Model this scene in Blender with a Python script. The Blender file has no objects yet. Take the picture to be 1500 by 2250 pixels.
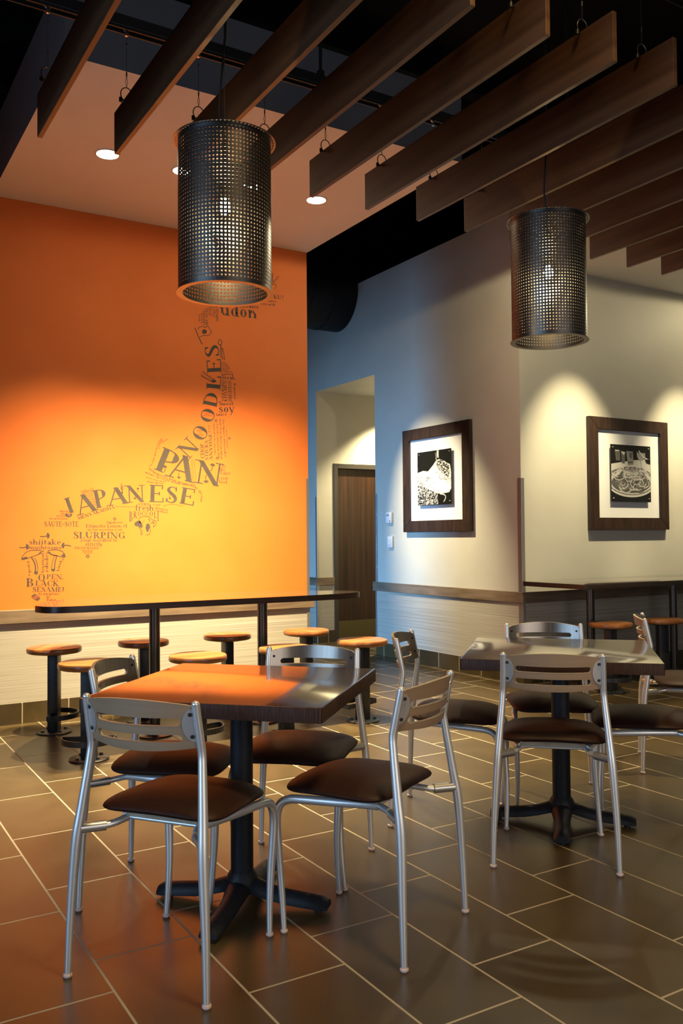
import bpy, bmesh, math, random
from mathutils import Vector, Matrix
random.seed(7)
scene = bpy.context.scene
COL = scene.collection
PI = math.pi

# ------------------------------------------------------------------ camera, exposure, world, daylight
def rad(d): return d * PI / 180
cam_data = bpy.data.cameras.new('camera')
cam = bpy.data.objects.new('camera', cam_data)
COL.objects.link(cam)
EYE = 1.245
_yaw, _pitch, _roll = 1.02707679, 0.0285091376, 0.00817558199
_f = Vector((math.cos(_yaw) * math.cos(_pitch), math.sin(_yaw) * math.cos(_pitch), math.sin(_pitch)))
_r = Vector((math.sin(_yaw), -math.cos(_yaw), 0))
_d = _f.cross(_r)
_r2 = math.cos(_roll) * _r + math.sin(_roll) * _d
_d2 = -math.sin(_roll) * _r + math.cos(_roll) * _d
m = Matrix.Identity(4)
for i in range(3):
    m[i][0], m[i][1], m[i][2] = _r2[i], -_d2[i], -_f[i]
m[0][3], m[1][3], m[2][3] = 0, 0, EYE
cam.matrix_world = m
cam_data.sensor_fit = 'VERTICAL'
cam_data.sensor_height = 36
cam_data.sensor_width = 24
cam_data.lens = 1931.184 * 36 / 2250
cam_data.clip_start = 0.05
scene.camera = cam
scene.view_settings.view_transform = 'Standard'
scene.view_settings.look = 'None'
scene.view_settings.exposure = 0.6
scene.view_settings.gamma = 1
scene.view_settings.use_curve_mapping = False
try:
    scene.cycles.use_denoising = True
    scene.cycles.max_bounces = 8
    scene.cycles.diffuse_bounces = 4
    scene.cycles.glossy_bounces = 4
    scene.cycles.caustics_reflective = False
    scene.cycles.caustics_refractive = False
    scene.cycles.sample_clamp_indirect = 6
except Exception:
    pass
world = bpy.data.worlds.new('world')
scene.world = world
world.use_nodes = True
world.node_tree.nodes['Background'].inputs[0].default_value = (0.35, 0.55, 1.0, 1)
world.node_tree.nodes['Background'].inputs[1].default_value = 0.3

def area(name, loc, aim, sx, sy, watt, color):
    l = bpy.data.lights.new(name, 'AREA'); l.shape = 'RECTANGLE'; l.size = sx; l.size_y = sy
    l.energy = watt; l.color = color
    o = bpy.data.objects.new(name, l); COL.objects.link(o)
    o.location = loc
    o.rotation_euler = (Vector(aim) - Vector(loc)).to_track_quat('-Z', 'Y').to_euler()
    return o
def spot(name, loc, aim, watt, deg, color, blend=0.7, rad_=0.04):
    l = bpy.data.lights.new(name, 'SPOT'); l.energy = watt; l.spot_size = rad(deg); l.spot_blend = blend
    l.color = color; l.shadow_soft_size = rad_
    o = bpy.data.objects.new(name, l); COL.objects.link(o); o.location = loc
    o.rotation_euler = (Vector(aim) - Vector(loc)).to_track_quat('-Z', 'Y').to_euler()
    return o
DAY = (0.20, 0.51, 1.0)
WARM = (1.0, 0.80, 0.47)
# daylight through the window openings of the west wall and the shop front behind the camera
area('daylight_back_room', (-2.98, 8.4, 1.45), (5, 7.6, -0.5), 2.8, 2.0, 90, DAY).data.spread = rad(62)
area('daylight_west', (-2.98, 1.2, 1.6), (5, 1.6, 0.8), 3.4, 2.4, 26, (.42, .68, 1.0)).data.spread = rad(100)
area('daylight_front', (2.2, -2.85, 1.6), (2.2, 5, -1.4), 4.4, 2.4, 16, (1.0, 0.86, 0.70)).data.spread = rad(95)
DOWN_X = (1.527, 2.012, 2.497, 2.982)
DOWN_Y = 5.236
for i, x in enumerate(DOWN_X):
    spot('downlight_beam', (x, DOWN_Y, 3.565), (x, DOWN_Y + 0.10, 0), 710, 82, WARM, 1.0)
for x in (5.72, 7.2):
    spot('wall_wash_beam', (x, 4.60, 3.56), (x, 5.56, 1.45), 320, 48, (1.0, 0.85, 0.52), 0.9, 0.02)
spot('picture_beam', (3.35, 7.35, 3.75), (5.13, 6.70, 1.30), 780, 36, (1.0, 0.85, 0.55), 1.0, 0.012)
spot('bay_fill', (8.0, 4.7, 3.56), (8.0, 4.7, 0), 36, 178, (1.0, 0.85, 0.52), 0.05, 0.05)  # added fill out of view, lifts the dim parts of the bench wall
spot('bay_fill', (4.45, 4.6, 3.56), (4.45, 4.6, 0), 36, 178, (1.0, 0.85, 0.52), 0.05, 0.05)  # second added fill, hangs free outside the bench soffit
spot('passage_beam', (6.15, 8.6, 2.94), (6.15, 8.7, 0), 260, 108, (1.0, 0.85, 0.5), 0.55, 0.03)
spot('aisle_beam', (4.6, 3.0, 4.4), (4.5, 4.0, 0), 540, 60, (1.0, 0.8, 0.42), 1.0, 0.06)
spot('room_beam', (1.6, 0.9, 4.5), (1.7, 1.6, 0), 310, 85, (1.0, 0.70, 0.30), 1.0, 0.25)

# ------------------------------------------------------------------ materials
def mat(name, color, rough=0.5, metal=0.0, spec=0.5, coat=0.0, emit=None, estr=0.0):
    mt = bpy.data.materials.new(name); mt.use_nodes = True
    b = mt.node_tree.nodes['Principled BSDF']
    b.inputs['Base Color'].default_value = (*color, 1)
    b.inputs['Roughness'].default_value = rough
    b.inputs['Metallic'].default_value = metal
    b.inputs['Specular IOR Level'].default_value = spec
    b.inputs['Coat Weight'].default_value = coat
    b.inputs['Coat Roughness'].default_value = 0.10
    if coat >= 1: b.inputs['Coat IOR'].default_value = 2.35
    if emit:
        b.inputs['Emission Color'].default_value = (*emit, 1)
        b.inputs['Emission Strength'].default_value = estr
    return mt
def nodes(mt):
    nt = mt.node_tree
    return nt, nt.nodes['Principled BSDF'], nt.nodes.new, nt.links.new
def streaks(mt, c1, c2, scale, detail=3, lo=0.35, hi=0.65, bump=0.0, coord='Object', rough=None):
    """Colour varied by noise stretched along an axis: scale is the noise's scale per axis."""
    nt, b, N, Lk = nodes(mt)
    tc = N('ShaderNodeTexCoord'); mp = N('ShaderNodeMapping'); mp.inputs['Scale'].default_value = scale
    no = N('ShaderNodeTexNoise'); no.inputs['Scale'].default_value = 1; no.inputs['Detail'].default_value = detail
    cr = N('ShaderNodeValToRGB'); cr.color_ramp.elements[0].position = lo; cr.color_ramp.elements[1].position = hi
    cr.color_ramp.elements[0].color = (*c1, 1); cr.color_ramp.elements[1].color = (*c2, 1)
    Lk(tc.outputs[coord], mp.inputs[0]); Lk(mp.outputs[0], no.inputs['Vector']); Lk(no.outputs['Fac'], cr.inputs[0])
    Lk(cr.outputs[0], b.inputs['Base Color'])
    if rough:
        mr = N('ShaderNodeMapRange'); mr.inputs[3].default_value = rough[0]; mr.inputs[4].default_value = rough[1]
        Lk(no.outputs['Fac'], mr.inputs[0]); Lk(mr.outputs[0], b.inputs['Roughness'])
    if bump:
        bp = N('ShaderNodeBump'); bp.inputs['Strength'].default_value = bump; bp.inputs['Distance'].default_value = 0.002
        Lk(no.outputs['Fac'], bp.inputs['Height']); Lk(bp.outputs[0], b.inputs['Normal'])
    return mt
M = {}
M['orange'] = streaks(mat('orange_paint', (.8, .27, .03), .55, spec=.3), (.80, .185, .030), (.84, .20, .036), (3, 3, 3), bump=.02)
M['beige'] = streaks(mat('beige_paint', (.6, .58, .5), .5, spec=.35), (.55, .52, .43), (.58, .55, .46), (3, 3, 3), bump=.02)
M['ceil'] = streaks(mat('soffit_paint', (.6, .58, .54), .8, spec=.2), (.76, .74, .72), (.79, .77, .75), (2, 2, 2))
M['fascia'] = streaks(mat('fascia_paint', (.2, .2, .21), .8, spec=.2), (.15, .155, .17), (.165, .17, .185), (2, 2, 2))
M['black'] = mat('black_paint', (.006, .006, .007), .7, spec=.2)
M['duct'] = streaks(mat('duct_black', (.01, .01, .011), .5, spec=.3), (.004, .004, .0045), (.007, .007, .0075), (8, 2, 2))
M['blackmetal'] = streaks(mat('black_powder_coat', (.012, .013, .016), .42, spec=.5), (.010, .011, .014), (.018, .019, .022), (40, 40, 40), bump=.1)
M['castblack'] = streaks(mat('cast_black', (.010, .011, .014), .5, spec=.3), (.008, .009, .012), (.016, .017, .020), (220, 220, 220), bump=.5)
M['drum'] = mat('gunmetal', (.17, .16, .15), .34, metal=1.0)
M['silver'] = mat('silver_powder_coat', (.74, .74, .73), .34, metal=.65)
M['steel'] = mat('stainless_guard', (.52, .50, .48), .34, metal=.8)
M['chrome'] = mat('bolt_steel', (.45, .44, .42), .3, metal=1.0)
M['clearcap'] = mat('plastic_foot', (.55, .42, .38), .25, spec=.6)
M['sleeve'] = mat('sleeve_silver', (.50, .49, .47), .28, metal=.75)
M['vinyl'] = streaks(mat('brown_vinyl', (.03, .012, .007), .52, spec=.18), (.023, .0080, .0044), (.029, .0100, .0056), (60, 60, 60), bump=.04)
M['backlam'] = streaks(mat('taupe_laminate', (.25, .2, .155), .45), (.33, .215, .125), (.38, .25, .15), (4, 4, 70), rough=(.36, .5))
M['backface'] = streaks(mat('brushed_laminate', (.4, .37, .33), .25, metal=.75), (.24, .215, .19), (.30, .27, .24), (90, 4, 4), rough=(.2, .3))
M['plyedge'] = streaks(mat('plywood_edge', (.5, .42, .3), .5), (.32, .25, .17), (.52, .44, .32), (8, 240, 8))
M['tabletop'] = streaks(mat('wenge_veneer', (.06, .03, .018), .24, spec=.8, coat=1.0), (.028, .012, .006), (.085, .04, .020), (7, 130, 130), detail=5, bump=.06)
M['tableedge'] = streaks(mat('wenge_edge', (.05, .025, .016), .45, spec=.2), (.022, .010, .006), (.06, .028, .017), (240, 240, 14), detail=4)
M['barTop'] = streaks(mat('bar_laminate', (.05, .035, .028), .12, spec=.5, coat=1.0), (.030, .020, .016), (.055, .036, .027), (3, 45, 45))
M['barEdge'] = streaks(mat('bar_edge', (.03, .02, .018), .3), (.022, .014, .012), (.036, .022, .018), (3, 120, 120))
M['stoolwood'] = streaks(mat('butcher_block', (.4, .17, .055), .32, coat=.15), (.20, .068, .020), (.31, .118, .036), (1.0, 26, 1.0), detail=2, lo=.38, hi=.62)
M['baffle'] = streaks(mat('stained_maple', (.06, .03, .018), .42, spec=.45), (.060, .026, .012), (.112, .053, .024), (9, 1.3, 24), detail=6, bump=.05)
M['rail'] = streaks(mat('taupe_wood', (.2, .14, .09), .5), (.13, .088, .055), (.26, .185, .12), (2.6, 2.6, 22), detail=5, lo=.3, hi=.7)
M['wainscot'] = streaks(mat('linear_laminate', (.5, .46, .38), .45), (.28, .245, .195), (.58, .53, .43), (.8, .8, 230), detail=3, lo=.28, hi=.74, bump=.10)
M['doorwood'] = streaks(mat('walnut_veneer', (.08, .035, .015), .35), (.016, .006, .003), (.060, .025, .010), (26, 26, .8), detail=5, lo=.3, hi=.7)
M['doorframe'] = mat('door_frame_paint', (.05, .042, .035), .4)
M['kick'] = mat('kick_plate', (.20, .17, .08), .35, metal=.9)
M['picframe'] = streaks(mat('espresso_frame', (.05, .026, .016), .42, spec=.45), (.024, .012, .008), (.042, .022, .014), (30, 30, 5), detail=4)
M['mat'] = mat('mat_board', (.80, .79, .76), .8, spec=.2)
M['white'] = mat('white_plastic', (.72, .72, .72), .35)
M['lcd'] = mat('display', (.25, .33, .32), .2)
M['track'] = mat('track_black', (.008, .008, .009), .45)
M['cord'] = mat('black_cord', (.01, .01, .01), .5)
M['ring'] = mat('snap_ring', (.10, .10, .10), .35, metal=.9)
M['wire'] = mat('aircraft_wire', (.12, .12, .12), .4, metal=.9)
M['lens'] = mat('lit_lens', (1, 1, 1), .4, emit=(1.0, .86, .58), estr=31)
M['bulb'] = mat('lit_bulb', (1, 1, 1), .4, emit=(1.0, .72, .36), estr=360)
M['vinylprint'] = streaks(mat('mural_print', (.07, .055, .045), .6, spec=.2), (.075, .058, .046), (.095, .074, .058), (14, 14, 14))

def tile_material(name, floor=True):
    mt = mat(name, (.08, .06, .04), .3, spec=.65)
    nt, b, N, Lk = nodes(mt)
    def MA(op, a, c=None, **k):
        n = N('ShaderNodeMath'); n.operation = op
        for i, v in enumerate((a, c)):
            if v is None: continue
            if isinstance(v, (int, float)): n.inputs[i].default_value = v
            else: Lk(v, n.inputs[i])
        return n.outputs[0]
    tc = N('ShaderNodeTexCoord'); sp = N('ShaderNodeSeparateXYZ'); Lk(tc.outputs['Object'], sp.inputs[0])
    x, y = sp.outputs[0], sp.outputs[1]
    WX, LY, G = .3094, .6132, .0052
    if floor:
        u = MA('DIVIDE', MA('SUBTRACT', x, 1.6546 - 30 * WX), WX)
        row = MA('FLOOR', u); fu = MA('FRACT', u)
        vy = MA('ADD', MA('SUBTRACT', y, 2.0219 - 60 * LY), MA('MULTIPLY', MA('SUBTRACT', row, 30), -LY / 3))
        v = MA('DIVIDE', vy, LY); fv = MA('FRACT', v); col = MA('FLOOR', v)
        du = MA('MULTIPLY', MA('MINIMUM', fu, MA('SUBTRACT', 1, fu)), WX)
        dv = MA('MULTIPLY', MA('MINIMUM', fv, MA('SUBTRACT', 1, fv)), LY)
        dist = MA('MINIMUM', du, dv)
        cell = MA('ADD', MA('MULTIPLY', row, 7.13), MA('MULTIPLY', col, 3.71))
    else:
        s = MA('ADD', x, y)
        u = MA('DIVIDE', MA('SUBTRACT', s, T_OFF - 40 * .310), .310)
        fu = MA('FRACT', u); cell = MA('MULTIPLY', MA('FLOOR', u), 5.31)
        dist = MA('MULTIPLY', MA('MINIMUM', fu, MA('SUBTRACT', 1, fu)), .310)
    mask = N('ShaderNodeMapRange'); mask.inputs[1].default_value = G * .55; mask.inputs[2].default_value = G * .85
    mask.inputs[3].default_value = 1; mask.inputs[4].default_value = 0
    Lk(dist, mask.inputs[0])
    wn = N('ShaderNodeTexWhiteNoise'); wn.noise_dimensions = '1D'; Lk(cell, wn.inputs['W'])
    no = N('ShaderNodeTexNoise'); no.inputs['Scale'].default_value = 5; no.inputs['Detail'].default_value = 4
    Lk(tc.outputs['Object'], no.inputs['Vector'])
    n2 = N('ShaderNodeTexNoise'); n2.inputs['Scale'].default_value = 260; n2.inputs['Detail'].default_value = 2
    Lk(tc.outputs['Object'], n2.inputs['Vector'])
    fac = MA('ADD', MA('MULTIPLY', no.outputs['Fac'], .6), MA('ADD', MA('MULTIPLY', wn.outputs['Value'], .25), MA('MULTIPLY', n2.outputs['Fac'], .35)))
    cr = N('ShaderNodeValToRGB'); cr.color_ramp.elements[0].position = .35; cr.color_ramp.elements[1].position = .85
    cr.color_ramp.elements[0].color = (.037, .0235, .0085, 1); cr.color_ramp.elements[1].color = (.079, .052, .019, 1)
    Lk(fac, cr.inputs[0])
    mx = N('ShaderNodeMix'); mx.data_type = 'RGBA'
    Lk(mask.outputs[0], mx.inputs['Factor']); Lk(cr.outputs[0], mx.inputs['A']); mx.inputs['B'].default_value = (.36, .30, .205, 1)
    Lk(mx.outputs['Result'], b.inputs['Base Color'])
    rr = N('ShaderNodeMapRange'); rr.inputs[3].default_value = .24; rr.inputs[4].default_value = .38
    Lk(fac, rr.inputs[0])
    r2 = MA('ADD', rr.outputs[0], MA('MULTIPLY', mask.outputs[0], .4)); Lk(r2, b.inputs['Roughness'])
    bp = N('ShaderNodeBump'); bp.inputs['Strength'].default_value = .35; bp.inputs['Distance'].default_value = .002
    hgt = MA('SUBTRACT', MA('MULTIPLY', n2.outputs['Fac'], .06), mask.outputs[0]); Lk(hgt, bp.inputs['Height']); Lk(bp.outputs[0], b.inputs['Normal'])
    return mt
T_OFF = .5
M['floor'] = tile_material('porcelain_floor_tile')
T_OFF = 5.1319 + 6.389
M['basetile'] = tile_material('porcelain_base_tile', False)

# ------------------------------------------------------------------ mesh helpers
def link(name, bm, material, parent=None, smooth=True, mods=()):
    me = bpy.data.meshes.new(name); bm.normal_update(); bm.to_mesh(me); bm.free()
    mats = material if isinstance(material, (list, tuple)) else [material]
    for k in mats: me.materials.append(M[k])
    o = bpy.data.objects.new(name, me); COL.objects.link(o)
    if smooth:
        me.shade_smooth()
        try: me.set_sharp_from_angle(angle=rad(38))
        except Exception: pass
    if parent: o.parent = parent
    return o
def tag(o, label=None, cat=None, group=None, kind=None):
    if label: o['label'] = label
    if cat: o['category'] = cat
    if group: o['group'] = group
    if kind: o['kind'] = kind
    return o
def thing(name, label, cat, loc=(0, 0, 0), rz=0.0, group=None):
    o = bpy.data.objects.new(name, None); COL.objects.link(o); o.empty_display_size = .1
    o.location = loc; o.rotation_euler = (0, 0, rz)
    return tag(o, label, cat, group)
def copy_thing(root, loc, rz, label):
    def cp(o, parent):
        c = o.copy(); COL.objects.link(c)
        if parent: c.parent = parent
        for ch in list(o.children): cp(ch, c)
        return c
    r = cp(root, None); r.location = loc; r.rotation_euler = (0, 0, rz); r['label'] = label
    return r
def box(bm, x0, x1, y0, y1, z0, z1, bev=0.0, mi=0, seg=2):
    vs = [bm.verts.new(p) for p in ((x0, y0, z0), (x1, y0, z0), (x1, y1, z0), (x0, y1, z0), (x0, y0, z1), (x1, y0, z1), (x1, y1, z1), (x0, y1, z1))]
    fs = [bm.faces.new([vs[i] for i in q]) for q in ((0, 3, 2, 1), (4, 5, 6, 7), (0, 1, 5, 4), (1, 2, 6, 5), (2, 3, 7, 6), (3, 0, 4, 7))]
    for f in fs: f.material_index = mi
    if bev:
        es = list({e for f in fs for e in f.edges})
        r = bmesh.ops.bevel(bm, geom=es, offset=bev, segments=seg, affect='EDGES', profile=.5)
        for f in r['faces']: f.material_index = mi
    return vs
def tube(bm, pts, radii, seg=12, caps=True, mi=0):
    pts = [Vector(p) for p in pts]
    if isinstance(radii, (int, float)): radii = [radii] * len(pts)
    rings = []; nrm = None
    for i, p in enumerate(pts):
        t = (pts[min(i + 1, len(pts) - 1)] - pts[max(i - 1, 0)]).normalized()
        if nrm is None:
            a = Vector((0, 0, 1)) if abs(t.z) < .9 else Vector((1, 0, 0))
            nrm = t.cross(a).normalized()
        else:
            nrm = (nrm - t * nrm.dot(t)).normalized()
        bn = t.cross(nrm)
        rings.append([bm.verts.new(p + radii[i] * (math.cos(2 * PI * k / seg) * nrm + math.sin(2 * PI * k / seg) * bn)) for k in range(seg)])
    for a, b in zip(rings, rings[1:]):
        for k in range(seg):
            f = bm.faces.new((a[k], a[(k + 1) % seg], b[(k + 1) % seg], b[k])); f.material_index = mi
    if caps:
        f = bm.faces.new(list(reversed(rings[0]))); f.material_index = mi
        f = bm.faces.new(rings[-1]); f.material_index = mi
def spline(pts, n=6):
    """Catmull-Rom through points of any dimension."""
    P = [tuple(p) for p in pts]; out = []
    for i in range(len(P) - 1):
        p0, p1, p2, p3 = P[max(i - 1, 0)], P[i], P[i + 1], P[min(i + 2, len(P) - 1)]
        for k in range(n):
            t = k / n
            out.append(tuple(.5 * (2 * b + (c - a) * t + (2 * a - 5 * b + 4 * c - d) * t * t + (-a + 3 * b - 3 * c + d) * t ** 3) for a, b, c, d in zip(p0, p1, p2, p3)))
    out.append(P[-1]); return out
def lathe(bm, prof, seg=32, c=(0, 0, 0), mi=0, caps=True):
    rings = []
    for r, z in prof:
        rings.append([bm.verts.new((c[0] + r * math.cos(2 * PI * k / seg), c[1] + r * math.sin(2 * PI * k / seg), c[2] + z)) for k in range(seg)])
    for a, b in zip(rings, rings[1:]):
        for k in range(seg):
            f = bm.faces.new((a[k], a[(k + 1) % seg], b[(k + 1) % seg], b[k])); f.material_index = mi
    if caps:
        f = bm.faces.new(list(reversed(rings[0]))); f.material_index = mi
        f = bm.faces.new(rings[-1]); f.material_index = mi
def prism(bm, poly, z0, z1, bev=0.0, mi_top=0, mi_side=0):
    lo = [bm.verts.new((x, y, z0)) for x, y in poly]; hi = [bm.verts.new((x, y, z1)) for x, y in poly]
    n = len(poly); f = bm.faces.new(list(reversed(lo))); f.material_index = mi_side
    top = bm.faces.new(hi); top.material_index = mi_top
    for i in range(n):
        f = bm.faces.new((lo[i], lo[(i + 1) % n], hi[(i + 1) % n], hi[i])); f.material_index = mi_side
    if bev:
        r = bmesh.ops.bevel(bm, geom=list(top.edges), offset=bev, segments=2, affect='EDGES', profile=.5)
        for f in r['faces']: f.material_index = mi_side
def rrect(x0, x1, y0, y1, r, n=6):
    out = []
    for cx, cy, a in ((x1 - r, y1 - r, 0), (x0 + r, y1 - r, 90), (x0 + r, y0 + r, 180), (x1 - r, y0 + r, 270)):
        out += [(cx + r * math.cos(rad(a + 90 * k / n)), cy + r * math.sin(rad(a + 90 * k / n))) for k in range(n + 1)]
    return out
def new(): return bmesh.new()
def struct(name, label, boxes, m, cat='structure', bev=0.0):
    bm = new()
    for b in boxes: box(bm, *b, bev=bev)
    return tag(link(name, bm, m, smooth=False), label, cat, None, 'structure')

# ------------------------------------------------------------------ room
YO, XO, XL, YR = 6.262, 3.470, 5.132, 5.5595
ZS, ZL, ZH = 3.582, 4.03, 2.972
bm = new(); box(bm, -3, 9.5, -3, 11, -.1, 0); tag(link('floor', bm, 'floor', smooth=False), 'brown porcelain tiles with pale grout, laid staggered across the floor', 'floor', None, 'structure')
struct('ceiling', 'black open ceiling deck far above the baffles', [(-3, 9.5, -3, 11, 5.2, 5.3)], 'black', 'ceiling')
struct('wall_orange', 'orange painted wall carrying the word mural', [(-3, XO, YO, YO + .80, 0, ZS + .2)], 'orange', 'wall')
struct('wall_picture_side', 'grey-beige wall with the left framed picture and the passage opening', [(XL, XL + .14, YR, 7.79, 0, ZL), (XL, XL + .14, 7.79, 9.05, ZH, ZL), (XL, XL + .14, 9.05, 11, 0, ZL)], 'beige', 'wall')
struct('wall_bench', 'beige wall with the right framed picture above the bar counter', [(XL + .14, 9.5, YR, YR + .14, 0, ZL)], 'beige', 'wall')
struct('wall_passage', 'cream wall at the back of the passage around the door', [(XL + .14, 5.36, 9.05, 9.19, 0, ZH), (6.40, 8.2, 9.05, 9.19, 0, ZH), (5.36, 6.40, 9.05, 9.19, 2.13, ZH), (XL + .14, 8.2, 7.65, 7.79, 0, ZH), (8.2, 8.34, 7.65, 9.19, 0, ZH)], 'beige', 'wall')
struct('ceiling_passage', 'plain ceiling of the passage', [(XL + .14, 8.34, 7.65, 9.19, ZH, ZH + .1)], 'beige', 'ceiling')
SO = struct('ceiling_soffit_orange', 'dropped ceiling with round downlights in front of the orange wall', [(1.034, XO + .004, 4.2551, YO, ZS, 4.025), (1.034, XO + .004, YO, YO + .80, ZS + .2, 4.025)], 'ceil', 'ceiling')
SB = struct('ceiling_soffit_bench', 'dropped ceiling over the right-hand bar counter', [(XL, 9.5, 4.2551, YR, ZS, 4.025)], 'ceil', 'ceiling')
for o_ in (SO, SB):
    o_.data.materials.append(M['fascia'])
    for f_ in o_.data.polygons:
        if abs(f_.normal.z) < .5: f_.material_index = 1
# outer shell with the window openings the daylight comes through
struct('wall_west', 'grey outer wall with two wide window openings', [(-3.14, -3, -3, -.6, 0, 5.2), (-3.14, -3, 3.0, 7.0, 0, 5.2), (-3.14, -3, 9.8, 11, 0, 5.2), (-3.14, -3, -.6, 3.0, 0, .35), (-3.14, -3, 7.0, 9.8, 0, .45), (-3.14, -3, -.6, 3.0, 2.85, 5.2), (-3.14, -3, 7.0, 9.8, 2.45, 5.2)], 'beige', 'wall')
struct('wall_south', 'grey outer wall with the wide shop window behind the camera', [(-3, -.1, -3.14, -3, 0, 5.2), (4.5, 9.5, -3.14, -3, 0, 5.2), (-.1, 4.5, -3.14, -3, 0, .35), (-.1, 4.5, -3.14, -3, 2.85, 5.2)], 'beige', 'wall')
struct('wall_east', 'grey outer wall on the right', [(9.5, 9.64, -3, 11, 0, 5.2)], 'beige', 'wall')
struct('wall_north', 'dark back wall behind the partitions', [(-3, 9.5, 11, 11.14, 0, 5.2)], 'black', 'wall')
struct('window_1', 'dark frame of the back room window', [(-3.10, -3.04, 7.0, 7.06, .45, 2.45), (-3.10, -3.04, 8.37, 8.43, .45, 2.45), (-3.10, -3.04, 9.74, 9.8, .45, 2.45), (-3.10, -3.04, 7.0, 9.8, .45, .51), (-3.10, -3.04, 7.0, 9.8, 2.39, 2.45)], 'doorframe', 'window')
struct('window_2', 'dark frame of the side window', [(-3.10, -3.04, -.6, -.54, .35, 2.85), (-3.10, -3.04, 1.17, 1.23, .35, 2.85), (-3.10, -3.04, 2.94, 3.0, .35, 2.85), (-3.10, -3.04, -.6, 3.0, .35, .41), (-3.10, -3.04, -.6, 3.0, 2.79, 2.85)], 'doorframe', 'window')

# wainscot panels, rails, tile bases, corner guards
P = .006
struct('trim_1', 'streaked laminate wainscot below the orange wall', [(-3, XO - .006, YO - P, YO, .14, .68)], 'wainscot', 'wainscot')
struct('trim_2', 'streaked laminate wainscot below the left picture', [(XL - P, XL, YR, 7.785, .14, .68), (XL - P, XL, 9.055, 11, .14, .68)], 'wainscot', 'wainscot')
struct('trim_3', 'streaked laminate wainscot below the right bar counter', [(XL, 9.5, YR - P, YR, .14, .68)], 'wainscot', 'wainscot')
struct('trim_4', 'streaked laminate wainscot beside the passage door', [(XL, 5.36, 9.05 - P, 9.05, .14, .68)], 'wainscot', 'wainscot')
RD = .024
struct('trim_5', 'taupe wooden chair rail along the orange wall', [(-3, XO + .042, YO - RD, YO, .676, .769)], 'rail', 'chair rail', .004)
struct('trim_6', 'taupe wooden chair rail under the left picture, running to the corner', [(XL - RD, XL, YR - RD, 7.79 + .035, .676, .769)], 'rail', 'chair rail', .004)
struct('trim_7', 'taupe wooden chair rail along the bench wall', [(XL, 9.5, YR - RD, YR, .676, .769)], 'rail', 'chair rail', .004)
struct('trim_8', 'taupe wooden chair rail turning into the passage', [(XL - RD, 5.355, 9.05 - RD, 9.05, .676, .769), (XL - RD, XL, 9.05, 11, .676, .769)], 'rail', 'chair rail', .004)
B = .011
struct('baseboard_orange', 'tall tile base along the orange wall', [(-3, XO, YO - B, YO, 0, .14)], 'basetile', 'baseboard', .001)
struct('baseboard_picture_side', 'tall tile base under the left picture', [(XL - B, XL, YR - B, 7.79, 0, .14), (XL - B, XL, 9.05, 11, 0, .14)], 'basetile', 'baseboard', .001)
struct('baseboard_bench', 'tall tile base along the bench wall', [(XL, 9.5, YR - B, YR, 0, .14)], 'basetile', 'baseboard', .001)
struct('baseboard_passage', 'tall tile base beside the passage door', [(XL, 5.36, 9.05 - B, 9.05, 0, .14)], 'basetile', 'baseboard', .001)
g = .0035
def guard(name, label, boxes):
    struct(name, label, boxes, 'steel', 'corner guard', .0008)
guard('trim_9', 'stainless corner guard between the two picture walls', [(XL - g - P, XL - P, YR - g - P, YR + .036, .0, 1.733), (XL - P, XL + .028, YR - g - P, YR - P, .0, 1.733)])
guard('trim_10', 'stainless corner guard on the near side of the passage opening', [(XL - g - P, XL - P, 7.79 - .03, 7.79 + g, 0, 1.70), (XL - P, XL + .05, 7.79, 7.79 + g, 0, 1.70)])
guard('trim_11', 'stainless corner guard on the far side of the passage opening', [(XL - g - P, XL - P, 9.05 - g - P, 9.05 + .02, 0, 1.72), (XL - P, XL + .02, 9.05 - g - P, 9.05 - P, 0, 1.72)])
guard('trim_12', 'stainless corner guard on the end of the orange wall', [(XO - .022, XO + g, YO - g - P, YO - P, 0, 1.726), (XO, XO + g, YO - P, YO + .05, 0, 1.726)])

# door
d = thing('door_1', 'dark walnut door with a dark frame at the back of the passage', 'door', (5.36, 9.05, 0)); d['kind'] = 'structure'
bm = new(); box(bm, 0, .057, -.012, .13, 0, 2.13, .003); box(bm, .983, 1.04, -.012, .13, 0, 2.13, .003); box(bm, .057, .983, -.012, .13, 2.07, 2.13, .003)
link('door_frame', bm, 'doorframe', d, smooth=False)
bm = new(); box(bm, .060, .980, .035, .08, .008, 2.067, .002); link('door_leaf', bm, 'doorwood', d, smooth=False)
bm = new(); box(bm, .063, .975, .032, .035, .012, .235, .0008); link('kick_plate', bm, 'kick', d, smooth=False)
bm = new(); tube(bm, [(.91, .035, 1.0), (.91, -.02, 1.0), (.80, -.02, 1.0)], .009, 10); link('door_handle', bm, 'steel', d)

# ------------------------------------------------------------------ ceiling void: duct, joists, tracks
t = thing('round_duct', 'black spiral duct running into the grey-beige wall above the passage', 'duct', (0, 8.5, 3.98))
bm = new(); n = 26
for i in range(n):
    x = 1.2 + i * (XL - 1.2) / n
bm2 = bm
prof = []
tube(bm, [(1.2, 0, 0), (XL + .02, 0, 0)], .40, 40)
link('duct_pipe', bm, 'duct', t)
bm = new()
for i in range(1, 15):
    x = XL - i * .27
    tube(bm, [(x - .008, 0, 0), (x + .008, 0, 0)], .405, 40, True)
link('duct_seam', bm, 'duct', t)
for i, y in enumerate((-.6, 1.4, 3.2, 5.6, 7.4)):
    bm = new(); box(bm, -3, 9.5, y - .06, y + .06, 5.14, 5.2); box(bm, -3, 9.5, y - .02, y + .02, 4.95, 5.14); box(bm, -3, 9.5, y - .06, y + .06, 4.90, 4.95)
    tag(link('trim_%d' % (20 + i), bm, 'black', smooth=False), 'black steel beam under the ceiling deck', 'beam', 'ceiling beams', 'structure')
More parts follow.
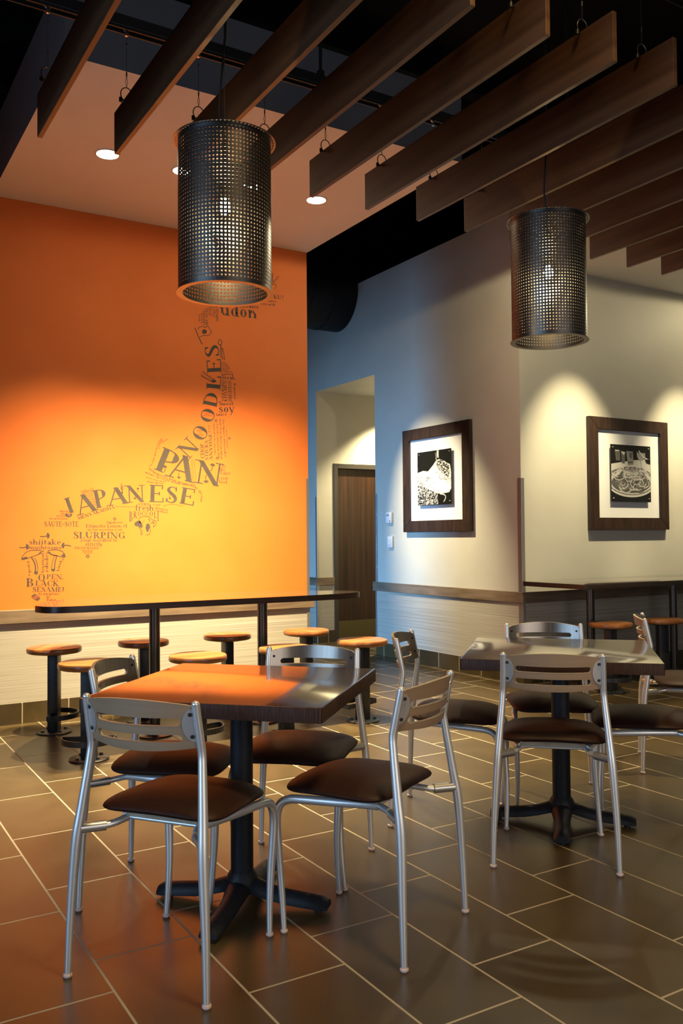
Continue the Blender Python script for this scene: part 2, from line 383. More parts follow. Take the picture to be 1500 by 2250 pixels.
bm = new(); box(bm, -1.4, .72, 4.9, 5.5, 4.25, 4.6, .01); box(bm, -1.4, .72, 5.8, 6.15, 4.25, 4.5, .01)
tag(link('air_duct', bm, 'duct', smooth=False), 'dark rectangular duct run in the ceiling void at the upper left', 'duct')

# baffles hang from two tracks
SP, BY0, BY1, BZ0, BZ1, BT = .3048, 1.990, 3.520, 2.820, 2.992, .019
BX0 = .1290 * 3.52
TRY = (3.385, 2.133); TRZ = 3.275
NB = 14
words = ['first', 'second', 'third', 'fourth', 'fifth', 'sixth', 'seventh', 'eighth', 'ninth', 'tenth', 'eleventh', 'twelfth', 'thirteenth', 'fourteenth']
for k, y in enumerate(TRY):
    tr = thing('ceiling_track', ('black steel track carrying the far ends of the wooden baffles', 'black steel track carrying the near ends of the wooden baffles')[k], 'track', (0, y, TRZ))
    bm = new(); box(bm, -.3, 4.9, -.021, .021, 0, .045, .002); box(bm, -.3, 4.9, -.021, -.016, -.012, 0); box(bm, -.3, 4.9, .016, .021, -.012, 0)
    link('rail', bm, 'track', tr, smooth=False)
    for x in (.4, 1.955, 3.5):
        bm = new(); tube(bm, [(x, 0, .045), (x, 0, 5.2 - TRZ)], .008, 10); lathe(bm, [(.018, .045), (.018, .07)], 12, (x, 0, 0)); link('hanger_rod', bm, 'track', tr)
def make_baffle(x, label):
    b = thing('ceiling_baffle', label, 'ceiling baffle', (x, 0, 0), 0, 'wooden ceiling baffles')
    bm = new(); box(bm, -BT / 2, BT / 2, BY0, BY1, BZ0, BZ1, .0015); link('board', bm, 'baffle', b, smooth=False)
    for y in TRY:
        z = BZ1 - .006
        bm = new()
        ring = [(.024 * math.cos(rad(a)), y, z + .024 + .028 * math.sin(rad(a))) for a in range(-75, 256, 15)]
        tube(bm, ring, .0022, 6); tube(bm, [(-.03, y, z), (.03, y, z)], .0035, 8); lathe(bm, [(.007, -.008), (.007, .008)], 10, (-.024, y, z))
        rg = link('snap_ring', bm, 'ring', b)
        bm = new(); tube(bm, [(0, y, z + .052), (.004, y, z + .075), (0, y, z + .1), (0, y, TRZ - .05), (.004, y, TRZ - .025), (0, y, TRZ - .004)], .0011, 5)
        tube(bm, [(0, y, z + .052), (-.004, y, z + .075), (0, y, z + .1)], .0011, 5); tube(bm, [(0, y, z + .098), (0, y, z + .115)], .003, 6)
        tube(bm, [(0, y, TRZ - .055), (0, y, TRZ - .07)], .003, 6); link('suspension_wire', bm, 'wire', b)
        bm = new(); tube(bm, [(-.012, y, TRZ - .002), (0, y, TRZ - .014), (.012, y, TRZ - .002)], .004, 6); lathe(bm, [(.006, -.028), (.008, -.018), (.006, -.01)], 8, (0, y, TRZ)); link('track_clip', bm, 'chrome', b)
    return b
proto = make_baffle(BX0, '')
for i in range(NB):
    lab = 'dark stained wooden ceiling baffle, %s of the row counted from the left' % words[i]
    if i == 0: proto['label'] = lab
    else: copy_thing(proto, (BX0 + i * SP, 0, 0), 0, lab)

# downlights in the soffit
DL = ['leftmost, beside the second baffle', 'second from left, half behind the left drum pendant', 'third from left, seen through the left drum pendant', 'rightmost, below the end of the fifth baffle']
for i, x in enumerate(DOWN_X):
    dl = thing('downlight', 'round lit ceiling downlight, ' + DL[i], 'downlight', (x, DOWN_Y, ZS), 0, 'downlights of the orange wall soffit')
    bm = new(); lathe(bm, [(.062, -.001), (.066, -.006), (.075, -.005), (.078, 0)], 36, caps=False); link('trim_ring', bm, 'white', dl)
    bm = new(); lathe(bm, [(.0, -.0035), (.062, -.0025)], 36, caps=False); link('lens', bm, 'lens', dl)

# ------------------------------------------------------------------ drum pendants
def make_pendant(x, y, label):
    R_, Z0, Z1 = .1605, 2.090, 2.618
    p = thing('drum_pendant', label, 'pendant lamp', (x, y, 0), 0, 'perforated drum pendants')
    NC, NR = 78, 40
    bm = new()
    # perforated sheet: each cell is a frame round a square hole
    hz = (Z1 - Z0) / NR; ha = 2 * PI / NC; hole = .44
    def pt(a, z, r=R_): return (r * math.cos(a), r * math.sin(a), z)
    grid = {}
    def gv(i, j):
        k = (i % NC, j)
        if k not in grid: grid[k] = bm.verts.new(pt(ha * (i % NC), Z0 + hz * j))
        return grid[k]
    for i in range(NC):
        for j in range(NR):
            o = [gv(i, j), gv(i + 1, j), gv(i + 1, j + 1), gv(i, j + 1)]
            if j == 0 or j == NR - 1:
                bm.faces.new(o); continue
            a0, a1 = ha * (i + .5 - hole / 2), ha * (i + .5 + hole / 2); z0, z1 = Z0 + hz * (j + .5 - hole / 2), Z0 + hz * (j + .5 + hole / 2)
            q = [bm.verts.new(pt(a, z)) for a, z in ((a0, z0), (a1, z0), (a1, z1), (a0, z1))]
            for k in range(4): bm.faces.new((o[k], o[(k + 1) % 4], q[(k + 1) % 4], q[k]))
    s = link('perforated_shade', bm, 'drum', p, smooth=False)
    so = s.modifiers.new('sheet', 'SOLIDIFY'); so.thickness = .0012; so.offset = -1
    # flanges: upper one perforated with a row of slots, lower one plain
    bm = new(); r0, r1 = R_ - .001, R_ + .017
    for i in range(NC):
        a = ha * i; b = ha * (i + 1)
        o = [bm.verts.new(pt(t_, Z1, r)) for t_, r in ((a, r0), (b, r0), (b, r1), (a, r1))]
        a0, a1 = a + ha * .22, b - ha * .22; q = [bm.verts.new(pt(t_, Z1, r)) for t_, r in ((a0, r0 + .005), (a1, r0 + .005), (a1, r1 - .006), (a0, r1 - .006))]
        for k in range(4): bm.faces.new((o[k], o[(k + 1) % 4], q[(k + 1) % 4], q[k]))
    bmesh.ops.remove_doubles(bm, verts=bm.verts, dist=.0002)
    f = link('top_flange', bm, 'drum', p, smooth=False); so = f.modifiers.new('sheet', 'SOLIDIFY'); so.thickness = .0016; so.offset = 0
    bm = new(); r1 = R_ + .0075; r0 = R_ - .015
    lathe(bm, [(r0, Z0 + .0012), (r0, Z0 - .0012), (r1, Z0 - .0012), (r1, Z0 + .0012), (r0, Z0 + .0012)], 78, caps=False); link('bottom_flange', bm, 'drum', p)
    bm = new()
    for a in (0, 120, 240):
        tube(bm, [(0, 0, Z1 - .02), (R_ * math.cos(rad(a)), R_ * math.sin(rad(a)), Z1 - .02)], .003, 6)
    lathe(bm, [(.012, Z1 - .03), (.012, Z1 + .03)], 12); link('spider', bm, 'cord', p)
    bm = new(); tube(bm, [(0, 0, Z1 - .02), (0, 0, 2.45)], .006, 8); lathe(bm, [(.014, 2.50), (.019, 2.49), (.019, 2.43), (.016, 2.425)], 16); link('socket', bm, 'cord', p)
    bm = new(); lathe(bm, [(.008, 2.424), (.013, 2.416), (.019, 2.402), (.0205, 2.39), (.018, 2.377), (.011, 2.369), (.003, 2.367)], 18); link('bulb', bm, 'bulb', p)
    bm = new(); cz = [2.63, 2.70, 2.80, 2.92, 3.1, 3.3, 4.2, 5.2]
    tube(bm, spline([(0, 0, 2.62), (-.012, .004, 2.68), (-.016, .006, 2.76), (-.004, .004, 2.90), (.006, 0, 3.05), (.003, 0, 3.3), (0, 0, 5.2)], 5), .0042, 8); link('power_cord', bm, 'cord', p)
    bm = new(); tube(bm, [(0, 0, 2.63), (.001, 0, 5.2)], .0012, 5); link('suspension_wire', bm, 'wire', p)
    return p
p1 = make_pendant(1.2235, 2.790, 'perforated dark metal drum pendant with a lit bulb, hanging before the orange wall')
copy_thing(p1, (2.7535, 2.790, 0), rad(17), 'perforated dark metal drum pendant with a lit bulb, hanging before the grey-beige walls')

# ------------------------------------------------------------------ framed pictures
def make_picture(loc, rz, label, kind):
    """Local x to the right along the wall, y out of the wall towards the room is -y, z up; origin at the bottom centre on the wall."""
    W_, H_, FW, DP = 1.045, 1.015, .110, .042
    p = thing('framed_picture', label, 'picture', loc, rz, 'framed food photographs')
    bm = new()
    for sgn in (-1, 1):
        vs = [(sgn * W_ / 2, 0), (sgn * W_ / 2, H_), (sgn * (W_ / 2 - FW), H_ - FW), (sgn * (W_ / 2 - FW), FW)]
        slab(bm, vs, -DP, -.001)
    for z0, z1 in ((0, FW), (H_, H_ - FW)):
        slab(bm, [(-W_ / 2, z0), (W_ / 2, z0), (W_ / 2 - FW, z1), (-W_ / 2 + FW, z1)], -DP, -.001)
    bmesh.ops.bevel(bm, geom=[e for e in bm.edges if abs(e.verts[0].co.y + DP) < 1e-5 and abs(e.verts[1].co.y + DP) < 1e-5], offset=.0025, segments=2, affect='EDGES')
    link('frame', bm, 'picframe', p, smooth=False)
    bm = new(); slab(bm, [(-W_ / 2 + FW - .01, FW - .01), (W_ / 2 - FW + .01, FW - .01), (W_ / 2 - FW + .01, H_ - FW + .01), (-W_ / 2 + FW - .01, H_ - FW + .01)], -.020, -.006); link('mat_board', bm, 'mat', p, smooth=False)
    pw, ph, zc = .53, .52, H_ / 2 + .008
    pan = new(); slab(pan, [(-pw / 2, zc - ph / 2), (pw / 2, zc - ph / 2), (pw / 2, zc + ph / 2), (-pw / 2, zc + ph / 2)], -.045, -.041); panel = link('photo_panel', pan, 'print_dark', p, smooth=False)
    for sx in (-1, 1):
        for sz in (-1, 1):
            bm = new(); tube(bm, [(sx * (pw / 2 - .028), -.020, zc + sz * (ph / 2 - .028)), (sx * (pw / 2 - .028), -.050, zc + sz * (ph / 2 - .028))], .008, 12); tube(bm, [(sx * (pw / 2 - .028), -.050, zc + sz * (ph / 2 - .028)), (sx * (pw / 2 - .028), -.053, zc + sz * (ph / 2 - .028))], [.008, .005], 12); link('standoff', bm, 'chrome', p)
    photo(panel, pw, ph, zc, kind)
    return p
def slab(bm, poly, y0, y1):
    a = [bm.verts.new((x, y0, z)) for x, z in poly]; b = [bm.verts.new((x, y1, z)) for x, z in poly]; n = len(poly)
    area_ = sum(poly[i][0] * poly[(i + 1) % n][1] - poly[(i + 1) % n][0] * poly[i][1] for i in range(n))
    if area_ < 0: a.reverse(); b.reverse()
    bm.faces.new(a); bm.faces.new(list(reversed(b)))
    for i in range(n): bm.faces.new((a[(i + 1) % n], a[i], b[i], b[(i + 1) % n]))
for nm, c in (('print_dark', (.012, .012, .011)), ('print_grey', (.10, .098, .09)), ('print_mid', (.26, .25, .23)), ('print_light', (.52, .50, .46)), ('print_white', (.80, .78, .73))):
    M[nm] = mat(nm, c, .16 if nm == 'print_dark' else .3, spec=.5)
M['print_pasta'] = streaks(mat('print_pasta', (.5, .5, .5), .3), (.04, .038, .034), (.85, .83, .78), (105, 105, 105), detail=4, lo=.28, hi=.58)
M['print_herb'] = streaks(mat('print_herb', (.5, .5, .5), .3), (.02, .02, .018), (.62, .60, .55), (48, 48, 70), detail=4, lo=.45, hi=.62)
M['print_rim'] = streaks(mat('print_rim', (.5, .5, .5), .3), (.09, .088, .08), (.45, .43, .4), (70, 70, 40), detail=2, lo=.45, hi=.58)
def photo(panel, pw, ph, zc, kind):
    """The printed photograph: flat inked shapes a hair above the panel's face, in units of the panel."""
    lay = [0]
    def clip(poly):
        for ax, lim, sg in ((0, .5, 1), (0, -.5, -1), (1, .5, 1), (1, -.5, -1)):
            out = []
            for i in range(len(poly)):
                a, b = poly[i - 1], poly[i]; ia, ib = sg * a[ax] <= sg * lim, sg * b[ax] <= sg * lim
                if ia != ib:
                    t_ = (lim - a[ax]) / (b[ax] - a[ax]); out.append((a[0] + t_ * (b[0] - a[0]), a[1] + t_ * (b[1] - a[1])))
                if ib: out.append(b)
            poly = out
            if len(poly) < 3: return []
        return poly
    def ink(polys, m, name='printed_image'):
        lay[0] += 1; y = -.0452 - .00012 * lay[0]; bm = new()
        for n_, poly in enumerate(polys):
            poly = clip(poly); yy = y - .00001 * (n_ % 10)
            if len(poly) < 3: continue
            ar = sum(poly[i][0] * poly[(i + 1) % len(poly)][1] - poly[(i + 1) % len(poly)][0] * poly[i][1] for i in range(len(poly)))
            if ar < 0: poly = poly[::-1]
            f = bm.faces.new([bm.verts.new((u * pw * .985, yy, zc + v * ph * .985)) for u, v in poly])
        bmesh.ops.triangulate(bm, faces=bm.faces)
        link(name, bm, m, panel, smooth=False)
    def ell(cx, cy, rx, ry, a0=0, a1=360, n=30): return [(cx + rx * math.cos(rad(a0 + (a1 - a0) * i / n)), cy + ry * math.sin(rad(a0 + (a1 - a0) * i / n))) for i in range(n + 1)]
    def rib(pts, w):
        out = []
        pts = spline(pts, 5)
        for a, b in zip(pts, pts[1:]):
            d = Vector((b[0] - a[0], b[1] - a[1], 0)); L_ = max(d.length, 1e-6); nx, ny = -d.y / L_ * w / 2, d.x / L_ * w / 2
            out.append([(a[0] - nx, a[1] - ny), (b[0] - nx, b[1] - ny), (b[0] + nx, b[1] + ny), (a[0] + nx, a[1] + ny)])
        return out
    R = random.Random(3 if kind == 'plate' else 5)
    if kind == 'plate':
        ink([[(-.5, .16), (.05, .24), (.5, .28), (.5, -.1), (-.5, -.1)]], 'print_light')
        ink([ell(0, -.12, .62, .245)], 'print_rim'); ink([ell(0, -.15, .56, .225)], 'print_light')
        ink([ell(0, -.135, .60, .25, 200, 340) + ell(0, -.175, .60, .25, 340, 200)], 'print_light')
        ink([ell(.0, -.17, .50, .18)], 'print_grey')
        ink([ell(.0, -.05, .30, .13)], 'print_grey')
        a, b, c = [], [], []
        for i in range(95):
            cx, cy = R.uniform(-.36, .36), R.uniform(-.26, .0); r = R.uniform(.05, .17); s = R.uniform(0, 360); e = s + R.uniform(70, 200)
            k = max(0, 1 - abs(cx) / .6)
            pts = [(cx + r * math.cos(rad(s + (e - s) * q / 4)), cy * (1 if cy < -.1 else k) + .62 * r * math.sin(rad(s + (e - s) * q / 4))) for q in range(5)]
            (a, b, c)[i % 3].extend(rib(pts, R.uniform(.012, .024)))
        ink(a, 'print_mid'); ink(c, 'print_grey'); ink(b, 'print_light')
        ink([ell(.02, .0, .22, .075), ell(-.1, -.03, .13, .06), ell(.16, -.04, .12, .05)], 'print_mid'); ink([q for k in range(14) for q in rib([(R.uniform(-.2, .2), R.uniform(-.05, .06)), (R.uniform(-.2, .2), R.uniform(-.06, .05)), (R.uniform(-.2, .25), R.uniform(-.08, .04))], .02)], 'print_light')
        ink([[(-.12, .40), (.05, .40), (.06, .17), (-.08, .15)]], 'print_mid'); ink([[(-.085, .21), (.055, .22), (.058, .19), (-.083, .18)], [(-.04, .36), (.02, .37), (.02, .28), (-.03, .27)]], 'print_grey')
        ink([[(-.41, .41), (-.28, .41), (-.27, .22), (-.38, .22)], [(-.26, .40), (-.14, .38), (-.16, .18), (-.23, .18)]], 'print_grey'); ink([[(-.25, .39), (-.15, .38), (-.17, .33), (-.2, .33)], [(-.40, .41), (-.30, .41), (-.305, .39), (-.395, .39)]], 'print_light')
        ink([ell(.26, .36, .11, .12, 170, 370, 14)], 'print_mid'); ink(rib([(.26, .25), (.268, .19), (.27, .11)], .028) + rib([(.2, .1), (.27, .125), (.32, .1)], .02) + rib([(.20, .42), (.30, .33), (.44, .26)], .022) + rib([(.16, .40), (.17, .32), (.24, .26)], .012), 'print_light')
        ink([[(.36, .26), (.5, .28), (.5, .18), (.4, .2)]], 'print_dark')
    else:
        ink([[(-.5, .12), (-.33, .15), (-.18, .13), (-.02, .24), (.08, .33), (.2, .33), (.36, .26), (.47, .22), (.5, .1), (.5, -.22), (.44, -.29), (.2, -.31), (.05, -.29), (-.1, -.5), (-.5, -.5)]], 'print_pasta')
        ink([[(-.24, .1), (-.06, .19), (.05, .17), (.2, .04), (.36, -.05), (.49, -.17), (.44, -.27), (.2, -.29), (.0, -.24), (-.16, -.06)]], 'print_white')
        ink([[(.05, .3), (.16, .34), (.34, .28), (.45, .19), (.46, .02), (.40, -.02), (.22, .08), (.1, .18)]], 'print_herb')
        ink([[(-.5, -.12), (-.36, -.14), (-.2, -.2), (-.02, -.26), (.1, -.3), (.12, -.5), (-.5, -.5)]], 'print_herb')
        w, l_ = [], []
        for i in range(70):
            cx, cy = R.uniform(-.48, .4), R.uniform(-.25, .15)
            if cy > .15 - .2 * abs(cx): cy -= .15
            r = R.uniform(.03, .09); s = R.uniform(0, 360); e = s + R.uniform(60, 170)
            pts = [(cx + r * math.cos(rad(s + (e - s) * q / 3)), cy + .7 * r * math.sin(rad(s + (e - s) * q / 3))) for q in range(4)]
            (w if i % 3 else l_).extend(rib(pts, .013))
        ink(w, 'print_white'); ink(l_, 'print_mid')
        ink(rib([(.18, -.31), (.3, -.33), (.34, -.38), (.28, -.46)], .02) + rib([(-.1, .12), (.04, .22), (.1, .3)], .03) + rib([(.1, .5), (.1, .4), (.06, .34)], .02) + rib([(.13, .5), (.13, .36)], .03), 'print_light')
        ink([[(.04, .46), (.1, .47), (.09, .36), (.05, .37)]], 'print_grey')
make_picture((XL, 6.705, 1.288), rad(-90), 'framed noodle photo in a dark frame beside the thermostat, left of the wall corner', 'noodles')
make_picture((6.440, YR, 1.290), 0, 'framed pasta plate photo in a brown frame above the right bar counter', 'plate')

# thermostats
t = thing('thermostat', 'white thermostat with a small display on the wall beside the passage', 'thermostat', (XL, 7.512, 1.385), rad(-90))
bm = new(); box(bm, -.052, .052, -.028, 0, 0, .112, .006); link('housing', bm, 'white', t)
bm = new(); box(bm, -.035, .012, -.0295, -.028, .072, .092); link('display', bm, 'lcd', t, smooth=False)
bm = new(); box(bm, .02, .042, -.0295, -.028, .012, .026, .001); link('button', bm, 'sleeve', t, smooth=False)
t = thing('light_switch', 'white switch box on the wall directly below the thermostat', 'switch', (XL, 7.50, 1.132), rad(-90))
bm = new(); box(bm, -.045, .045, -.024, 0, 0, .118, .006); link('cover_plate', bm, 'white', t)
bm = new(); box(bm, -.02, .02, -.030, -.024, .025, .095, .003); link('rocker', bm, 'white', t, smooth=False)

# ------------------------------------------------------------------ dining tables
def make_table(loc, rz, label, half=(.392, .392)):
    t = thing('dining_table', label, 'table', loc, rz, 'square dining tables')
    bm = new(); prism(bm, rrect(-half[0], half[0], -half[1], half[1], .012, 3), .705, .750, .003, 0, 1); link('tabletop', bm, ['tabletop', 'tableedge'], t)
    bm = new(); lathe(bm, [(.0385, .06), (.0385, .70)], 32); lathe(bm, [(.0385, .66), (.06, .69), (.10, .70), (.10, .705)], 24); link('column', bm, 'castblack', t)
    bm = new()
    for k in range(4):
        a = rad(90 * k)
        d = Vector((math.cos(a), math.sin(a), 0)); n_ = Vector((-d.y, d.x, 0)); rings = []
        for s, zt, zb, w in ((.0, .098, .052, .046), (.05, .092, .05, .042), (.10, .074, .034, .034), (.16, .064, .022, .032), (.24, .056, .016, .033), (.285, .050, .014, .034), (.305, .040, .014, .030)):
            c = d * s; rings.append([bm.verts.new(c + n_ * (w * u) + Vector((0, 0, zb + (zt - zb) * v))) for u, v in ((-1, 0), (1, 0), (1, .35), (.55, .85), (0, 1), (-.55, .85), (-1, .35))])
        for p, q in zip(rings, rings[1:]):
            for i in range(7): bm.faces.new((p[i], p[(i + 1) % 7], q[(i + 1) % 7], q[i]))
        bm.faces.new(rings[-1]); bm.faces.new(list(reversed(rings[0])))
    lathe(bm, [(.050, .045), (.056, .08), (.050, .10), (.040, .115)], 28)
    link('cross_base', bm, 'castblack', t)
    for k in range(4):
        a = rad(90 * k); bm = new(); lathe(bm, [(.013, 0), (.013, .016)], 12, (.27 * math.cos(a), .27 * math.sin(a), 0)); link('glide', bm, 'cord', t)
    return t
t1 = make_table((1.270, 2.775, 0), rad(45), 'square dark wood table nearest the orange wall, four chairs around it')
t2 = copy_thing(t1, (2.800, 2.805, 0), rad(45), 'square dark wood table in front of the picture walls, four chairs around it')

# ------------------------------------------------------------------ chairs
def interp(tab, v):
    for (a, fa), (b, fb) in zip(tab, tab[1:]):
        if v <= b: return fa + (fb - fa) * (v - a) / (b - a)
    return tab[-1][1]
POST_Y = [(0, 0), (.18, .006), (.37, .014), (.47, .028), (.59, .045), (.655, .053), (.80, .024)]
POST_X = [(0, .228), (.18, .222), (.40, .209), (.551, .194), (.655, .185), (.80, .182)]
def make_chair():
    c = thing('dining_chair', '', 'chair', (0, 0, 0), 0, 'dining chairs')
    # rear legs run up as back posts
    for s in (-1, 1):
        pts = spline([(s * interp(POST_X, z), interp(POST_Y, z), z) for z in (.012, .18, .37, .47, .59, .64)], 4)
        pts += [(s * .1850, .0520, .655), (s * .1848, .0500, .668), (s * .182, .024, .793)]
        bm = new(); tube(bm, pts, [(.0092 + .0060 * min(1, p[2] / .36) if p[2] < .4 else .0152 - .0034 * min(1, (p[2] - .4) / .25)) for p in pts], 14)
        top = Vector((s * .182, .024, .793)); lathe(bm, [(.011, 0), (.0105, .004), (.0075, .008), (.002, .010)], 12, top)
        leg = link('rear_leg', bm, 'silver', c)
        bm = new(); lathe(bm, [(.009, .012), (.0125, .010), (.0135, .005), (.010, 0)], 14, (s * .228, 0, 0)); link('foot_glide', bm, 'clearcap', leg)
    for s in (-1, 1):
        pts = spline([(s * .190, .440, .010), (s * .187, .448, .10), (s * .188, .456, .20), (s * .194, .462, .31), (s * .196, .460, .368), (s * .195, .446, .404), (s * .192, .415, .421), (s * .186, .36, .426), (s * .168, .26, .428), (s * .140, .17, .427), (s * .126, .135, .424)], 5)
        bm = new(); tube(bm, pts, [.0084 + .0056 * min(1, p[2] / .28) for p in pts], 14); leg = link('front_leg', bm, 'silver', c)
        bm = new(); lathe(bm, [(.008, .012), (.0115, .010), (.0125, .005), (.009, 0)], 14, (s * .190, .440, 0)); link('foot_glide', bm, 'clearcap', leg)
    # seat frame: cross bars and the sleeved arms reaching back to the posts
    bm = new(); tube(bm, [(-.124, .140, .424), (.124, .140, .424)], .006, 10); tube(bm, [(-.175, .30, .424), (.175, .30, .424)], .006, 10)
    link('seat_frame', bm, 'silver', c)
    bm = new(); box(bm, -.12, .12, .13, .40, .430, .446); link('seat_pan', bm, 'plyedge', c, smooth=False)
    for s in (-1, 1):
        pts = spline([(s * .209, .018, .416), (s * .190, .038, .416), (s * .158, .070, .415), (s * .140, .092, .417), (s * .128, .118, .421), (s * .124, .142, .424)], 4)
        bm = new(); tube(bm, pts, .0105, 12); arm = link('seat_arm', bm, 'silver', c)
        bm = new(); tube(bm, [(s * .2035, .0235, .416), (s * .2025, .0245, .416), (s * .153, .0755, .4152), (s * .152, .0765, .4152)], [.012, .0155, .0155, .012], 14); link('sleeve', bm, 'sleeve', arm)
    # seat cushion: rounded trapezoid, domed and drooping at its corners
    bm = new(); NA, rings = 56, []
    def seat_pt(r, a, up):
        ca, sa = math.cos(a), math.sin(a); e = 2 / 4.6
        u = math.copysign(abs(ca) ** e, ca) * r; v = math.copysign(abs(sa) ** e, sa) * r
        y = .270 + v * .198; x = u * (.204 - .010 * v)
        rr = max(abs(u), abs(v)); d = (u * u + v * v)
        droop = -.007 * u * u - .012 * max(0, v) ** 2 + .004 * max(0, -v) - .006 * u * u * v * v
        edge = max(0, 1 - r ** 5)
        th = .019 * math.sqrt(edge) if up else -.021 * math.sqrt(edge)
        dome = .018 * (1 - r ** 2.2) if up else 0
        return (x, y, .4645 + droop + th + dome)
    prof = [(r, True) for r in (.0, .25, .5, .7, .84, .92, .965, .99, 1.0)] + [(r, False) for r in (.99, .965, .9, .7, .4)]
    for r, up in prof:
        if r == 0: rings.append([bm.verts.new(seat_pt(0, 0, True))])
        else: rings.append([bm.verts.new(seat_pt(r, 2 * PI * k / NA, up)) for k in range(NA)])
    for k in range(NA): bm.faces.new((rings[0][0], rings[1][k], rings[1][(k + 1) % NA]))
    for a, b in zip(rings[1:], rings[2:]):
        for k in range(NA): bm.faces.new((a[k], b[k], b[(k + 1) % NA], a[(k + 1) % NA]))
    bm.faces.new(list(reversed(rings[-1])))
    bmesh.ops.recalc_face_normals(bm, faces=bm.faces)
    link('seat', bm, 'vinyl', c)
    # backrest: bowed laminate board with two rounded slots
    HX, BOW, TH = .176, .052, .011
    us = sorted(set([round(-1 + 2 * i / 36, 4) for i in range(37)] + [s * q for s in (-1, 1) for q in (.71, .73, .755, .77, .78, .785)]))
    US, RS, HS = .785, .065, .0108
    def zb(u): return .671 - .011 * (1 - u * u)
    def zt(u): return .788 + .018 * (1 - u * u) - (.006 * max(0, (abs(u) - .9) / .1) ** 2)
    def hs(u):
        q = abs(u)
        if q >= US: return 0.0
        if q < US - RS: return HS
        return HS * math.sqrt(max(0, 1 - ((q - (US - RS)) / RS) ** 2))
    def P3(u, z, off):
        y = interp(POST_Y, z) + .004 - BOW * (1 - u * u); sl = 2 * BOW * u / HX
        n_ = Vector((-sl, 1, 0)).normalized()
        return Vector((u * HX, y, z)) + n_ * off
    bm = new(); cols = {}
    for lay in (0, 1):
        off = (.5 - lay) * TH
        for i, u in enumerate(us):
            h = hs(u); s2, s1 = .7445, .697
            zz = [zb(u), (zb(u) + s1) / 2, s1 - h, s1 + h, (s1 + s2) / 2, s2 - h, s2 + h, (s2 + zt(u)) / 2, zt(u)]
            col = []
            for k, z in enumerate(zz):
                if h == 0 and k in (3, 6): col.append(col[-1]); continue
                col.append(bm.verts.new(P3(u, z, off)))
            cols[lay, i] = col
    n = len(us)
    def face(vs, mi):
        vs = [v for i, v in enumerate(vs) if v not in vs[:i]]
        if len(vs) >= 3:
            f = bm.faces.new(vs); f.material_index = mi
    for i in range(n - 1):
        mid = (hs(us[i]) + hs(us[i + 1])) > 0
        for lay in (0, 1):
            a, b = cols[lay, i], cols[lay, i + 1]
            for k in range(8):
                if k in (2, 5) and mid: continue
                q = [a[k], b[k], b[k + 1], a[k + 1]]
                face(q if lay == 1 else q[::-1], 1 if lay == 0 else 0)
        for k in (0, 8) + ((2, 3, 5, 6) if mid else ()):
            face([cols[0, i][k], cols[0, i + 1][k], cols[1, i + 1][k], cols[1, i][k]], 2)
    for i in (0, n - 1):
        for k in range(8): face([cols[0, i][k], cols[0, i][k + 1], cols[1, i][k + 1], cols[1, i][k]], 2)
    bmesh.ops.recalc_face_normals(bm, faces=bm.faces)
    back = link('backrest', bm, ['backlam', 'backface', 'plyedge'], c)
    for s in (-1, 1):
        bm = new(); zc, hh, ww = .734, .047, .030
        outl = [(1.02, zc + hh), (1.02, zc - hh)] + [(1.0 - .20 * math.sin(rad(a)) ** .8, zc - hh * math.cos(rad(a))) for a in range(0, 181, 12)]
        A = [bm.verts.new(P3(s * u, z, -.5 * TH - .0005)) for u, z in outl]; Bq = [bm.verts.new(P3(s * u, z, -.5 * TH - .003)) for u, z in outl]
        k_ = len(outl); bm.faces.new(A); bm.faces.new(Bq)
        for i in range(k_): bm.faces.new((A[i], A[(i + 1) % k_], Bq[(i + 1) % k_], Bq[i]))
        bmesh.ops.recalc_face_normals(bm, faces=bm.faces)
        pl = link('bracket_plate', bm, 'silver', c, smooth=False)
        for z in (zc + .031, zc - .031):
            bm = new(); p0 = P3(s * .925, z, -.5 * TH - .003); p1_ = P3(s * .925, z, -.5 * TH - .006); tube(bm, [p0, p1_], .0055, 12)
            q0 = P3(s * .925, z, .5 * TH); q1 = P3(s * .925, z, .5 * TH + .002); tube(bm, [q0, q1], .005, 12); link('screw', bm, 'cord', pl)
    return c
chair = make_chair()
CH = [(.7725, 2.396, 36.5, 'metal chair with its slotted back towards us, nearest of all, at the front left'),
      (1.665, 2.2055, 118.5, 'metal chair in the front centre with its slotted back turned to the right'),
      (.926, 3.190, -39.6, 'metal chair behind the nearest left chair, on the stool side of the left table'),
      (1.7525, 3.121, -133.0, 'metal chair whose backrest rises over the far edge of the left table'),
      (2.3735, 2.4135, 46.8, 'metal chair with its slotted back towards us in front of the right table'),
      (2.3065, 3.317, -46.0, 'metal chair between the two tables, facing the right table'),
      (3.173, 3.291, -126.0, 'metal chair behind the right table, only its upper back showing over the top'),
      (3.2545, 2.414, 134.5, 'metal chair cut by the right picture edge, brown seat pushed to the right table'),
      (3.895, 3.300, -48.0, 'metal chair beyond the right table, standing before the right bar stools')]
for i, (x, y, a, lab) in enumerate(CH):
    if i == 0:
        chair.location = (x, y, 0); chair.rotation_euler = (0, 0, rad(a - 90)); chair['label'] = lab
    else: copy_thing(chair, (x, y, 0), rad(a - 90), lab)

